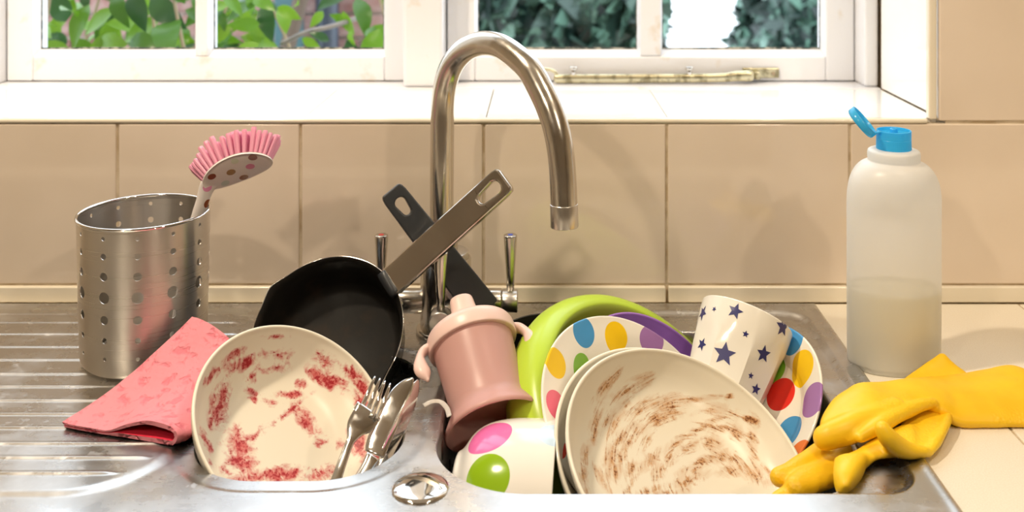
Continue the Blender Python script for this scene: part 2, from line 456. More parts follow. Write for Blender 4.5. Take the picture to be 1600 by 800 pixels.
# ------------------------------------------------------------------ window
trim = struct(link(bpy.data.objects.new('trim_1', None)))
def pb(name, *a, parent=trim, bev=.003, mat=M_gloss_white):
    return box(name, *a, mat, parent, bev, 2)
pb('window_board', WX0, .4375, 1.317, 1.44, .185, .2012, bev=.0015)
pb('jamb', .420, .4375, 1.327, 1.44, .2014, WZ1)
pb('jamb', WX0+.008, -.715, 1.327, 1.44, .2014, WZ1)
pb('mullion', -.178, -.1267, 1.324, 1.44, .2014, WZ1, bev=.004)
pb('head', WX0, .4375, 1.327, 1.44, WZ1-.03, WZ1+.0)
def casement(name, xa, xb, bars, wl, wr):
    w = struct(link(bpy.data.objects.new(name, None)))
    YF, YB, YG = 1.368, 1.412, 1.386
    zb, zt = .2024, WZ1-.032
    rail = .235
    def member(n, x0, x1, z0, z1, y0=YF):
        return box(n, x0, x1, y0, YB, z0, z1, M_gloss_white, w, .0022, 2)
    member('stile', xa, xa+wl, zb, zt); member('stile', xb-wr, xb, zb, zt)
    member('bottom_rail', xa+wl, xb-wr, zb, rail, YF+.0004); member('top_rail', xa+wl, xb-wr, zt-.04, zt, YF+.0004)
    edges = [xa+wl]
    for (u, v) in bars:
        member('glazing_bar', u, v, rail, zt-.04, YF+.001); edges += [u, v]
    edges.append(xb-wr)
    for u, v in zip(edges[::2], edges[1::2]):
        # sloping glazing bead round each pane, pane behind it, dark grime in the corner
        s = .008
        V = [(u, YF+.003, rail-.001), (v, YF+.003, rail-.001), (v-s*.4, YG, rail+s), (u+s*.4, YG, rail+s)]
        T = [(u, YF+.003, zt-.039), (v, YF+.003, zt-.039), (v-s*.4, YG, zt-.04-s), (u+s*.4, YG, zt-.04-s)]
        mesh('glazing_bead', V+T, [(0, 1, 2, 3), (5, 4, 7, 6), (0, 3, 7, 4), (1, 5, 6, 2)], M_gloss_white, w, smooth=False)
        pane = box('pane', u+.0005, v-.0005, YG+.0012, YG+.0042, rail+.001, zt-.041, M_glass, w)
        g = .0016
        mesh('putty_line', *join(tube([(u+s*.4, YG+.0005, rail+s+g*.3), ((u+v)/2, YG+.0005, rail+s+g*.5), (v-s*.4, YG+.0005, rail+s+g*.3)], [g*.7, g, g*.8], 8),
             tube([(v-s*.4, YG+.0005, rail+s), (v-s*.4, YG+.0005, zt-.05)], g*.6, 8), tube([(u+s*.4, YG+.0005, rail+s), (u+s*.4, YG+.0005, zt-.05)], g*.8, 8)), M_grime, w)
    return w
casement('window_1', -.7135, -.1800, [(-.4624, -.4453)], .0345, .0290)
casement('window_2', -.1250, .4190, [(.133, .161)], .037, .038)

# window stay
st = thing('window_stay', 'worn brass window stay with two pegs lying along the right casement rail', 'window stay')
yS = 1.3520
a = P(872, 124, yS); b = P(1150, 120, yS); c = P(1178, 118, yS)
bar = round_tube([P(870, 123, yS), P(1010, 122.5, yS), P(1120, 121.5, yS), P(1150, 119, yS), P(1172, 118.5, yS)],
                 [(.0045, .0060), (.0045, .0060), (.0045, .0060), (.005, .0068), (.0055, .0074)], 12, 4, up=(0, 0, 1), flat=3)
mesh('stay_bar', *bar, M_brass, st)
hook = round_tube([P(872, 120, yS), P(866, 112, yS), P(856, 108.5, yS), P(846, 109, yS), P(838, 113, yS)], [.0028, .0026, .0024, .0024, .0028], 10, 4)
mesh('curled_end', *hook, M_brass, st)
for px in (896, 1077):
    p = P(px, 117.5, yS)
    mesh('peg', *join(rounded_cyl(p, p+Vector((0, 0, .0075)), .0034, bev=.0005, segs=14), rounded_cyl(p+Vector((0, 0, .007)), p+Vector((0, 0, .0115)), .0054, bev=.001, segs=14)), M_cut, st)
p = P(1190, 113, 1.3665)
pl = box('hinge_plate', P(1160, 0, 1.3665).x, P(1217, 0, 1.3665).x, 1.3645, 1.3678, P(0, 121.5, 1.3665).z, P(0, 106, 1.3665).z, M_brass, st, .001)
mesh('screw', *rounded_cyl(P(1208, 115, 1.3652), P(1208, 115, 1.3652)+Vector((0, -.0022, 0)), .0028, bev=.0006, segs=14), M_stem, pl)
mesh('knuckle', *rounded_cyl(P(1183, 124, 1.358), P(1183, 112, 1.358), .0042, bev=.001, segs=16), M_brass, st)

# ------------------------------------------------------------------ outdoors
gr = struct(box('ground', -30, 30, 1.6, 60, -1.25, -1.15, M_ground))
def leaf_mesh(name, ln, w, mat, curl=.12):
    V, Fc = [], []; n = 6
    for i in range(n+1):
        t = i/n; h = w*math.sin(math.pi*min(1, t**.8))**.9*.5+.0003
        z = -curl*ln*(t-.35)**2
        V += [(-h, ln*t, z+.10*h), (0, ln*t, z-.12*h), (h, ln*t, z+.10*h)]
    for i in range(n):
        k = 3*i; Fc += [(k, k+1, k+4, k+3), (k+1, k+2, k+5, k+4)]
    me = bpy.data.meshes.new(name); me.from_pydata(V, [], Fc); me.update(); me.materials.append(mat)
    me.polygons.foreach_set('use_smooth', [True]*len(me.polygons)); return me
bush = thing('leafy_bush', 'bright green leafy shrub close outside the left window panes', 'bush', Matrix.Translation((-.50, 2.0, -1.15)))
leafmes = [leaf_mesh('leaf', .105, .048, m, c) for m, c in zip(M_leafs, (.5, .8, .35, .6))]
rs = random.Random(21)
twigs = []
def world_child(o, parent, M): o.parent = parent; o.matrix_basis = parent.matrix_basis.inverted() @ M
for i in range(13):
    x = rs.uniform(-1.0, -.25); y = rs.uniform(1.72, 2.15); top = rs.uniform(.1, .6)
    bx = -.55+rs.uniform(-.12, .12)
    pts = [Vector((bx, 2.0, -1.15)), Vector(((bx+x)/2, (y+2)/2, -.6)), Vector((x, y, -.1)), Vector((x+rs.uniform(-.15, .15), y+rs.uniform(-.08, .08), top))]
    q = spline(pts, 8); twigs.append(q)
    v, f = tube(q, [.006*(1-.6*k/(len(q)-1)) for k in range(len(q))], 7)
    o = mesh('twig', [p-Vector((-.50, 2.0, -1.15)) for p in v], f, M_stem, bush)
n_leaf = 0
for q in twigs:
    for k in range(12):
        t = rs.uniform(.5, 1.0); p = q[min(len(q)-1, int(t*(len(q)-1)))]+Vector((rs.uniform(-.02, .02), rs.uniform(-.02, .02), rs.uniform(-.02, .02)))
        me = leafmes[rs.choice([0, 0, 1, 2, 2, 3])]
        o = link(bpy.data.objects.new('leaf', me))
        rot = Matrix.Rotation(rs.uniform(0, 6.28), 4, 'Z') @ Matrix.Rotation(rs.uniform(-1.1, .7), 4, 'X') @ Matrix.Rotation(rs.uniform(-.7, .7), 4, 'Y')
        world_child(o, bush, Matrix.Translation(p) @ rot @ Matrix.Scale(rs.uniform(.6, 1.15), 4)); n_leaf += 1
# leaves the photograph shows large: pixel of the leaf's base, pixel of its tip, distance
for (x0, y0, x1, y1, d, mi) in ((137, 5, 105, 72, 1.78, 0), (200, 60, 246, 70, 1.75, 1), (232, -5, 282, 42, 1.72, 3), (178, -10, 192, 38, 1.8, 1),
        (205, -12, 224, 44, 1.78, 3), (262, 48, 300, 66, 1.9, 2), (70, 42, 76, 58, 1.9, 2), (395, -8, 425, 12, 1.75, 0), (412, 5, 420, 62, 1.8, 3), (440, 8, 448, 50, 1.85, 2),
        (548, 40, 520, 22, 1.9, 0), (570, 45, 598, 62, 1.8, 1), (552, 72, 545, 50, 1.85, 2), (380, 32, 362, 48, 1.9, 2), (398, 20, 402, 68, 1.9, 2), (290, 40, 283, 75, 1.85, 0), (95, -5, 118, 18, 1.9, 2), (165, 30, 150, 62, 1.95, 1), (155, 74, 175, 52, 1.9, 2)):
    A, B = P(x0, y0, d), P(x1, y1, d-.03); ln = (B-A).length; ydir = (B-A).normalized()
    zn = Vector((rs.uniform(-.5, .5), -.9, rs.uniform(.1, .7))); zn = (zn-ydir*zn.dot(ydir)).normalized(); xd = ydir.cross(zn)
    o = link(bpy.data.objects.new('leaf', leafmes[mi]))
    world_child(o, bush, axes(A, xd, ydir, zn) @ Matrix.Diagonal((ln/.105*1.05, ln/.105, ln/.105, 1)))
for k in range(95):
    x0 = rs.uniform(50, 600); y0 = rs.uniform(-25, 85)
    if 455 < x0 < 535 and rs.random() < .8: continue
    A = P(x0, y0, rs.uniform(1.72, 2.1)); ydir = Vector((rs.uniform(-1, 1), rs.uniform(-.5, .3), rs.uniform(-1, .5))).normalized()
    zn = Vector((rs.uniform(-.6, .6), -.9, rs.uniform(.0, .9))); zn = (zn-ydir*zn.dot(ydir)).normalized(); xd = ydir.cross(zn)
    o = link(bpy.data.objects.new('leaf', leafmes[rs.choice([0, 2, 2, 1, 3])]))
    world_child(o, bush, axes(A, xd, ydir, zn) @ Matrix.Scale(rs.uniform(.35, .8), 4))
q = spline([P(440, 68, 1.9), P(480, 50, 1.88), P(515, 42, 1.86), P(560, 28, 1.9)], 5)
mesh('twig', [p-Vector((-.50, 2.0, -1.15)) for p in tube(q, .0042, 8)[0]], tube(q, .0042, 8)[1], Mat('pale_twig', (.25, .22, .21), .7).m, bush)

gw = thing('garden_wall', 'red brick garden wall beyond the shrub outside the left window', 'wall', Matrix.Translation((-1.2, 3.2, -1.15)))
box('mortar_bed', -1.5, .87, .012, .2, 0, 1.72, M_mortar, gw)
bmes = []
for m in M_brick:
    o = box('brick', 0, .215, 0, .1, 0, .065, m, None, .004, 1); bmes.append(o.data); col.objects.unlink(o); bpy.data.objects.remove(o)
for r in range(8, 23):
    for k in range(-1, 11):
        x = -1.5+.225*k+(.1125 if r % 2 else 0)
        if x < -1.5 or x+.215 > .875: continue
        o = link(bpy.data.objects.new('brick', rs.choice(bmes)), gw); o.location = (x, rs.uniform(-.003, .004), .075*r); o.rotation_euler = (0, 0, rs.uniform(-.006, .006))
pp = thing('drainpipe', 'dark iron drainpipe standing against the brick garden wall', 'pipe', Matrix.Translation((P(511, 0, 3.1).x, 3.1, -1.15)))
mesh('pipe', *rounded_cyl((0, 0, 0), (0, 0, 1.9), .035, segs=24), M_pipe, pp)
for z in (.5, 1.35): mesh('pipe_collar', *rounded_cyl((0, 0, z), (0, 0, z+.08), .046, segs=24, bev=.006), M_pipe, pp)
ps = mesh('garden_stake', *rounded_cyl(P(437, 95, 2.9)+Vector((-.25, 0, -.95)), P(474, -60, 2.95)+Vector((.05, 0, .1)), .022, segs=14), M_post)
tag(ps, 'slanting brown wooden stake in front of the brick garden wall', 'stake')
tp = box('plank_board', P(428, 0, 3.05).x, P(472, 0, 3.05).x, 3.05, 3.08, -1.15, .35, M_teal, None, .004)
tag(tp, 'dull teal board leaning behind the slanting stake outside', 'board')

def hedge(name, x0, x1, y0, y1, z0, z1, n, seed, size=.055, round_=.5):
    rr = np.random.default_rng(seed)
    # leaves lie over a lumpy rounded mass
    u = rr.uniform(-1, 1, (n, 3)); k = rr.choice([0, 1, 1, 1, 2], n); u[np.arange(n), k] = rr.choice([-1., 1.], n)
    u[k == 1, 1] = np.where(rr.uniform(size=(k == 1).sum()) < .8, -1, 1)
    e = u/(np.abs(u)**(3/round_)).sum(1, keepdims=True)**(round_/3)
    e = e*(1+.08*np.sin(u[:, [0]]*9+u[:, [2]]*7)*np.cos(u[:, [2]]*8+u[:, [0]]*3))
    e *= rr.uniform(.86, 1.03, (n, 1))
    c = np.array([(x0+x1)/2, (y0+y1)/2, (z0+z1)/2]); h = np.array([x1-x0, y1-y0, z1-z0])/2
    p = c+e*h
    d1 = rr.normal(size=(n, 3)); d1 /= np.linalg.norm(d1, axis=1)[:, None]
    d2 = np.cross(d1, u+rr.normal(size=(n, 3))*.5); d2 /= np.linalg.norm(d2, axis=1)[:, None]+1e-9
    s = size*rr.uniform(.6, 1.2, (n, 1)); L, W = d1*s, d2*s*.55
    V = np.stack([p-L, p+W-.1*L, p+L, p-W-.1*L], 1).reshape(-1, 3)
    Fc = np.arange(4*n).reshape(-1, 4)
    core = box_vf(*(v for k in range(3) for v in (c[k]-h[k]*.72, c[k]+h[k]*.72)))
    V2, F2 = join((V.tolist(), Fc.tolist()), core)
    return mesh(name, V2, F2, M_hedge, smooth=False)
h1 = hedge('garden_hedge', P(700, 0, 4.2).x, P(1035, 0, 4.2).x+.02, 4.0, 5.1, -1.3, 1.25, 9000, 3, .085)
tag(h1, 'dense dark green clipped hedge outside the middle panes', 'hedge', kind='stuff')
h2 = hedge('garden_shrub', P(1165, 0, 6.5).x, P(1520, 0, 6.5).x, 6.0, 7.6, -1.3, .26, 6000, 5, .10, 1.4)
tag(h2, 'rounded dark green shrub outside the far right pane', 'shrub', kind='stuff')

# ------------------------------------------------------------------ worktop
wk = thing('worktop', 'cream stone tiled worktop running beside and behind the steel sink', 'worktop')
XS1, YS1, YS0, XS0 = .2985, 1.1055, .60, -1.05
mesh('worktop_bed', *join(box_vf(XS1-.012, X1, .50, YW, -.030, -.0012), box_vf(X0, XS0+.012, .50, YW, -.030, -.0012), box_vf(XS0+.012, XS1-.012, .50, YS0+.012, -.03, -.0012),
     box_vf(XS0+.012, XS1-.012, YS1-.012, YW, -.03, -.0012)), M_grout, wk, smooth=False)
def wt(x0, x1, y0, y1): tile_part('worktop_tile', x0+.001, x1-.001, y0+.001, y1-.001, -.009, 0, M_work, wk, .0012)
wt(XS1-.008, .52, .868, YW-.0045); wt(.52, .82, .868, YW-.0045); wt(.82, 1.12, .868, YW-.0045)
wt(XS1-.008, .3865, .51, .868); wt(.3865, .6865, .51, .868); wt(.6865, .9865, .51, .868)
wt(XS0+.01, -.6, YS1-.008, YW-.0045); wt(-.6, -.15, YS1-.008, YW-.0045); wt(-.15, XS1-.008, YS1-.008, YW-.0045)
wt(-1.6, XS0+.008, .51, .868); wt(-1.6, XS0+.008, .868, YW-.0045)
wt(XS0+.01, -.45, .51, YS0+.008); wt(-.45, -.05, .51, YS0+.008); wt(-.05, XS1-.008, .51, YS0+.008)

# ------------------------------------------------------------------ sink
def sd_rr(x, y, x0, x1, y0, y1, r):
    cx, cy = (x0+x1)/2, (y0+y1)/2
    qx = np.abs(x-cx)-((x1-x0)/2-r); qy = np.abs(y-cy)-((y1-y0)/2-r)
    return np.hypot(np.maximum(qx, 0), np.maximum(qy, 0))+np.minimum(np.maximum(qx, qy), 0)-r
SMALL = (-.274, -.109, .757, .983, .062)
MAIN = (-.083, .252, .7385, 1.041, .074)
DRAIN = (-1.03, -.283, .735, 1.088, .072)
def sst(v, a, b):
    t = np.clip((v-a)/(b-a), 0, 1); return t*t*(3-2*t)
RIDGES = [1.070, 1.047, 1.018, .9875, .9586, .929, .904, .878, .854, .831, .806, .785, .763, .746]
def deck_z(x, y):
    z = np.full(np.shape(x), .0045)
    z = z-.0045*sst(-sd_rr(x, y, 0, .2790, .7395, 1.086, .03), -.001, .007)
    z = z-.0009*sst(.0165-sd_rr(x, y, *SMALL), 0, .004)
    dr = -sd_rr(x, y, *DRAIN)
    z = z+.0018*sst(dr, -.002, .006)
    for Yr in RIDGES:
        d = y-Yr
        z = z+.0013*np.exp(-(d/.0019)**2)*sst(dr, .012, .020)
    out = np.minimum(np.minimum(XS1-x, YS1-y), np.minimum(y-YS0, x-XS0))
    z = z+.0012*np.exp(-((out-.006)/.004)**2)-.0060*(1-sst(out, 0, .004))
    return z
gx = np.unique(np.concatenate([np.arange(XS0, -.30, .006), np.arange(-.30, XS1-.03, .003), np.arange(XS1-.032, XS1+1e-6, .0012), [XS1]]))
gy = np.unique(np.concatenate([np.arange(YS0, .70, .004), np.arange(.70, YS1-.006, .0010), np.arange(YS1-.006, YS1, .0010), [YS1]]))
GX, GY = np.meshgrid(gx, gy, indexing='ij')
cx = (GX[1:, 1:]+GX[:-1, :-1])/2; cy = (GY[1:, 1:]+GY[:-1, :-1])/2
hole = np.minimum(sd_rr(cx, cy, *SMALL), sd_rr(cx, cy, *MAIN))
keep = hole > 0
used = np.zeros(GX.shape, bool); bord = np.zeros(GX.shape, bool)
for dx in (0, 1):
    for dy in (0, 1):
        sl = (slice(dx, GX.shape[0]-1+dx), slice(dy, GX.shape[1]-1+dy))
        used[sl] |= keep; bord[sl] |= ~keep
bord &= used
VX, VY = GX.copy(), GY.copy()
for S in (SMALL, MAIN):
    for _ in range(2):
        d = sd_rr(VX, VY, *S); near = bord & (np.abs(d) < .006); e = 1e-5
        gxx = (sd_rr(VX+e, VY, *S)-d)/e; gyy = (sd_rr(VX, VY+e, *S)-d)/e
        VX = np.where(near, VX-d*gxx, VX); VY = np.where(near, VY-d*gyy, VY)
VZ = deck_z(VX, VY)
idx = -np.ones(GX.shape, int); idx[used] = np.arange(used.sum())
V = np.stack([VX[used], VY[used], VZ[used]], 1)
Q = np.stack([idx[:-1, :-1], idx[1:, :-1], idx[1:, 1:], idx[:-1, 1:]], -1)[keep]
sink = mesh('kitchen_sink', V.tolist(), Q.tolist(), M_sink)
tag(sink, 'stainless steel double bowl sink with ridged drainer on the left', 'sink')
def rr_loop(S, inset, n=28):
    x0, x1, y0, y1, r = S; r2 = max(r-inset, .004); out = []
    for (qx, qy, a0) in ((x1-inset-r2, y1-inset-r2, 0), (x0+inset+r2, y1-inset-r2, 90), (x0+inset+r2, y0+inset+r2, 180), (x1-inset-r2, y0+inset+r2, 270)):
        for k in range(n): out.append((qx+r2*math.cos(R(a0+90*k/(n-1))), qy+r2*math.sin(R(a0+90*k/(n-1)))))
    return out
for S, depth in ((SMALL, .15), (MAIN, .175)):
    V, Fc = [], []; prev = None
    for (ins, z) in ((-.0008, -.0004), (.0008, -.0005), (.0018, -.0018), (.0024, -.005), (.003, -.012), (.010, -depth*.7), (.014, -depth+.03), (.022, -depth+.010), (.038, -depth), (.07, -depth-.002)):
        lp = rr_loop(S, ins); ids = []
        for (x, y) in lp:
            z0 = float(deck_z(np.array(x), np.array(y))) if ins < .002 else .003
            ids.append(len(V)); V.append((x, y, z0*(1-min(1, max(0, ins)/.006))+z))
        if prev:
            for k in range(len(ids)):
                k2 = (k+1) % len(ids); Fc.append((prev[k], ids[k], ids[k2], prev[k2]))
        prev = ids
    Fc.append(tuple(prev)); mesh('sink_bowl', V, Fc, M_bowl, sink)
kp = P(657, 773, .7455)
kx, ky = kp.x, kp.y
v, f = lathe([(0, .0024), (.007, .0023), (.013, .0020), (.0175, .0014), (.0203, .0004), (.0212, -.001), (.0200, -.002), (0, -.002)], 48)
mesh('tap_hole_cover', [(x+kx, y+ky, z+.0055) for x, y, z in v], f, M_chrome, sink)['label'] = 'polished domed round cover'

# ------------------------------------------------------------------ mixer tap
TX, TY = -.0955, 1.030
tap = thing('mixer_tap', 'brushed steel swan neck mixer tap with three lever handles behind the sink', 'tap', Matrix.Translation((TX, TY, .0045)))
def tl(v): return [Vector(p)-Vector((TX, TY, .0045)) for p in v]
def tpart(name, vf, mat, parent=tap): return mesh(name, tl(vf[0]) if parent is tap else vf[0], vf[1], mat, parent)
tpart('tap_body', join(rounded_cyl((TX, TY, .0045), (TX, TY, .010), .030, bev=.002, segs=48), rounded_cyl((TX, TY, .008), (TX, TY, .0790), .0255, bev=.002, segs=48)), M_tap)
tpart('spout_collar', join(rounded_cyl((TX, TY, .078), (TX, TY, .0855), .0225, bev=.0012, segs=40)), M_tapdisc)
sp = []
for (x, y) in ((690.5, 337), (691, 210), (692, 163), (697, 127), (707.5, 99.5), (724.5, 80), (743.6, 70), (762.7, 67.6), (784, 73), (807, 89), (826.5, 108), (844, 138), (860.5, 174), (872, 214), (878, 257), (881, 312), (882, 354)):
    q = (x-PX)/F; u = (q*1.03+.0966)/(.669+.743*q); sp.append(P(x, y, 1.03-.743*u))
sp = [Vector((TX, TY, .082)), Vector((TX-.0002, TY, .11))]+sp
d = (sp[-1]-sp[-2]).normalized()
sq = spline(sp, 6)
# taper nothing: a plain bent pipe, with the aerator ring as a part of its own
tpart('spout', tube(sq, .0119, 32, up=(.743, .669, 0)), M_tap)
tpart('aerator', join(rounded_cyl(sp[-1]-d*.020, sp[-1]+d*.0005, .01235, bev=.0008, segs=32)), M_tapdisc)
ZA = .035
for sx_, colr, nm in ((1, (.05, .10, .55), 'blue'), (-1, (.55, .03, .03), 'red'), (0, (.0, .22, .14), 'green')):
    if sx_:
        A0 = Vector((TX+sx_*.020, TY, ZA)); A1 = Vector((TX+sx_*.0560, TY, ZA)); A2 = Vector((TX+sx_*.0722, TY, ZA))
    else:
        A0 = Vector((TX, TY-.020, ZA)); A1 = Vector((TX, TY-.044, ZA)); A2 = Vector((TX, TY-.0600, ZA))
    vl = tpart('valve_arm', rounded_cyl(A0, A1, .0122, bev=.0008), M_tap)
    kn = tpart('valve_knob', rounded_cyl(A1-(A1-A0).normalized()*-.0006, A2, .0112, bev=.0010), M_tapdisc)
    base = A1.lerp(A2, .55)+Vector((0, 0, .008)); topp = base+Vector((0, 0, .0585))
    lv = tpart('lever', tube([base, base.lerp(topp, .3), base.lerp(topp, .97), topp-Vector((0, 0, .0004)), topp], [.0036, .0042, .0068, .0067, .0060], 28), M_tap)
    mesh('colour_dot', *rounded_cyl(Vector(tl([topp])[0])-Vector((0, 0, .0005)), Vector(tl([topp])[0])+Vector((0, 0, .0003)), .0026, bev=.0001, segs=18), Mat('enamel_'+nm, colr, .3).m, lv)['label'] = nm+' enamel dot'

# ------------------------------------------------------------------ cutlery drainer canister and brush
CX, CY = -.3742, .967
canR, canH = .0593, .1360
can = thing('utensil_holder', 'perforated brushed steel utensil holder standing on the drainer', 'utensil holder', Matrix.Translation((CX, CY, .0068)))
def canister():
    V, Fc, key = [], [], {}
    def vid(th, z):
        k = (round(th % (2*math.pi), 6), round(z, 6))
        if k[0] >= round(2*math.pi, 6): k = (0.0, k[1])
        if k not in key:
            r = canR-.0030*(1-z/canH)*1.0
            if z < .010: r -= .008*(1-math.sqrt(max(0, 1-((.010-z)/.010)**2)))
            key[k] = len(V); V.append((r*math.cos(th), r*math.sin(th), z))
        return key[k]
    ncol, zs = 12, []
    rows = [(.0200, .0018), (.0365, .0027), (.0550, .0040), (.0750, .0053), (.0940, .0038), (.1120, .0028), (.1280, .0018)]
    half = math.pi/ncol; hb = .0075; hw = hb/canR
    # z levels: plain bands between the hole bands
    bands = []
    prev = 0
    for zc, hr in rows:
        bands.append((prev, zc-hb, None)); bands.append((zc-hb, zc+hb, (zc, hr))); prev = zc+hb
    bands.append((prev, canH, None))
    off = R(-90-14.5)
    for c in range(ncol):
        tc = off+c*2*half
        cols = [tc-half, tc-half*.66, tc-hw, tc-hw*.4, tc+hw*.4, tc+hw, tc+half*.66, tc+half]
        for z0, z1, hole_ in bands:
            zl = [z0, z1] if hole_ is None else [z0, z0+.6*hb, z1-.6*hb, z1]
            if hole_ is None and z0 == 0: zl = [0, .001, .003, .006, .010, z1]
            for i in range(len(cols)-1):
                if hole_ and 2 <= i <= 4: continue
                for a, b in zip(zl, zl[1:]): Fc.append((vid(cols[i], a), vid(cols[i+1], a), vid(cols[i+1], b), vid(cols[i], b)))
            if hole_:
                zc, hr = hole_
                sq = [(cols[k], z0) for k in (2, 3, 4, 5)]+[(cols[5], zl[1]), (cols[5], zl[2]), (cols[5], z1)]+[(cols[k], z1) for k in (4, 3, 2)]+[(cols[2], zl[2]), (cols[2], zl[1])]
                ring = []
                for (t, z) in sq:
                    an = math.atan2(z-zc, (t-tc)*canR); ring.append((tc+hr/canR*math.cos(an), zc+hr*math.sin(an)))
                n = len(sq)
                # extra points round the hole keep it circular
                for k in range(n):
                    k2 = (k+1) % n
                    a1 = math.atan2(ring[k][1]-zc, (ring[k][0]-tc)*canR); a2 = math.atan2(ring[k2][1]-zc, (ring[k2][0]-tc)*canR)
                    if a2 < a1: a2 += 2*math.pi
                    mid = (tc+hr/canR*math.cos((a1+a2)/2), zc+hr*math.sin((a1+a2)/2))
                    Fc.append((vid(*sq[k]), vid(*sq[k2]), vid(*ring[k2]), vid(*mid), vid(*ring[k])))
    return V, Fc
cv, cf = canister()
def skin(cv, cf):
    n = len(cv); V = list(cv); Fc = list(cf); N = []
    for x, y, z in cv:
        r = math.hypot(x, y); N.append((x/r, y/r, 0))
    for x, y, z in cv:
        r = math.hypot(x, y); q = (r-.0007)/r; V.append((x*q, y*q, z)); N.append((-x/r, -y/r, 0))
    Fc += [tuple(i+n for i in reversed(f_)) for f_ in cf]
    cnt = {}
    for f_ in cf:
        for a, b in zip(f_, f_[1:]+f_[:1]): cnt[(a, b)] = 1
    for (a, b) in list(cnt):
        if (b, a) not in cnt:
            k = len(V); A_, B_ = Vector(V[a]), Vector(V[b]); A2_, B2_ = Vector(V[a+n]), Vector(V[b+n])
            nn_ = (A2_-A_).cross(B_-A_).normalized(); V += [A_, A2_, B2_, B_]; N += [tuple(nn_)]*4; Fc.append((k, k+1, k+2, k+3))
    return V, Fc, N
cV, cF, cN = skin(cv, cf)
o = mesh('perforated_wall', cV, cF, M_can, can); o.data.normals_split_custom_set_from_vertices(cN)
mesh('base', *lathe([(0, .0006), (.046, .0006), (.0505, .0015), (.0525, .0040), (.0515, .0040), (.0495, .0024), (.045, .0016), (0, .0016)], 64), M_can, can)
rim = [(canR+.0016*math.cos(t)-.0002, canH+.0014*math.sin(t)) for t in [2*math.pi*k/12 for k in range(13)]]
mesh('rolled_rim', *lathe(rim, 96), M_chrome, can)

BY = .972
br = thing('dish_brush', 'pink bristled dish brush with spotted handle standing in the steel holder', 'brush', Matrix.Translation((CX+.012, CY+.0, .008)))
hp = [P(270, 545, BY-.005), P(285, 460, BY-.005), P(300, 375, BY), P(310, 338, BY), P(317, 312, BY), P(324, 292, BY), P(334, 279, BY)]
hw = [(.0055, .0035), (.006, .0035), (.0065, .0038), (.0068, .004), (.0062, .004), (.0078, .004), (.010, .003)]
off = Vector((CX+.012, CY, .008))
u = Vector((.93, .05, .37)).normalized(); nb = Vector((-.34, .72, .62)); nb = (nb-u*nb.dot(u)).normalized(); vb = nb.cross(u)
hc = P(371, 263, BY)
MBH = axes(hc-off, u, vb, nb)
v, f = round_tube(hp, hw, 16, 6, up=nb)
hd = mesh('brush_handle', [p-off for p in v], f, M_brush, br)
# head: a slightly curved oval slab
V, Fc = [], []; nr, ns = 7, 40
for side in (0, 1):
    for i in range(nr):
        rr_ = 1-(i/(nr-1))**2 if False else i/(nr-1)
        for k in range(ns):
            t = 2*math.pi*k/ns; x = .0340*rr_*math.cos(t); y = .0200*rr_*math.sin(t)
            z = -.0055*(x/.034)**2+(.0014 if side else -.0022*math.sqrt(max(0, 1-rr_**2*.9)))
            V.append((x, y, z))
for side in (0, 1):
    o_ = side*nr*ns
    for i in range(nr-1):
        for k in range(ns):
            q = (o_+i*ns+k, o_+i*ns+(k+1) % ns, o_+(i+1)*ns+(k+1) % ns, o_+(i+1)*ns+k); Fc.append(q if side else q[::-1])
for k in range(ns):
    a = (nr-1)*ns+k; b = (nr-1)*ns+(k+1) % ns; Fc.append((a, b, b+nr*ns, a+nr*ns))
head = mesh('brush_head', V, Fc, M_brush, br); head.matrix_basis = MBH
tv, tf = tube([(0, 0, 0), (0, 0, .0225), (0, 0, .0250)], [.0020, .0027, .0023], 8)
tme = None
for (n_, a_, b_) in ((34, .0305, .0168), (26, .0235, .0122), (16, .0150, .0070), (5, .0060, .0020)):
    for k in range(n_):
        t = 2*math.pi*(k+.3*rs.random())/n_; x, y = a_*math.cos(t), b_*math.sin(t)
        if tme is None:
            o = mesh('bristle_tuft', tv, tf, M_bristle, br, smooth=False); tme = o.data
        else: o = link(bpy.data.objects.new('bristle_tuft', tme), br)
        dl = Vector((x*19, y*24, 1)).normalized()
        o.matrix_basis = MBH @ axis_frame((x, y, -.0055*(x/.034)**2+.0008), dl) @ Matrix.Scale(rs.uniform(.9, 1.1), 4)
M_dots = {}
def dotmat(c):
    if c not in M_dots: M_dots[c] = Mat('print_ink', c, .25).m
    return M_dots[c]
def decal(o, tm, px, py, poly, colr, name, rot=0., off=.00015, sub=3):
    "flat print laid on the surface of o; poly in metres about its centre"
    c, nrm = pick(tm, px, py)
    if c is None: return None
    Mw = tm[1]; up = Mw.to_3x3().inverted() @ Vector((math.sin(rot), 0, math.cos(rot)))
    b = (up-nrm*up.dot(nrm)).normalized(); a = b.cross(nrm)
    loc = BVHTree.FromPolygons([v_.co for v_ in o.data.vertices], [tuple(p_.vertices) for p_ in o.data.polygons])
    V, Fc = [], []; n = len(poly); lev = [0, .35, .7, 1.0]
    for lv_ in lev:
        for (x, y) in poly:
            p = c+a*x*lv_+b*y*lv_; q, nn, i_, d_ = loc.find_nearest(p)
            if nn.dot(nrm) < 0: nn = -nn
            V.append(q+nn*off)
    for i in range(len(lev)-1):
        for k in range(n):
            k2 = (k+1) % n; Fc.append((i*n+k, (i+1)*n+k, (i+1)*n+k2, i*n+k2))
    return mesh(name, V, Fc, dotmat(colr), o, smooth=True)
def circ_poly(r, n=28): return [(r*math.cos(2*math.pi*k/n), r*math.sin(2*math.pi*k/n)) for k in range(n)]
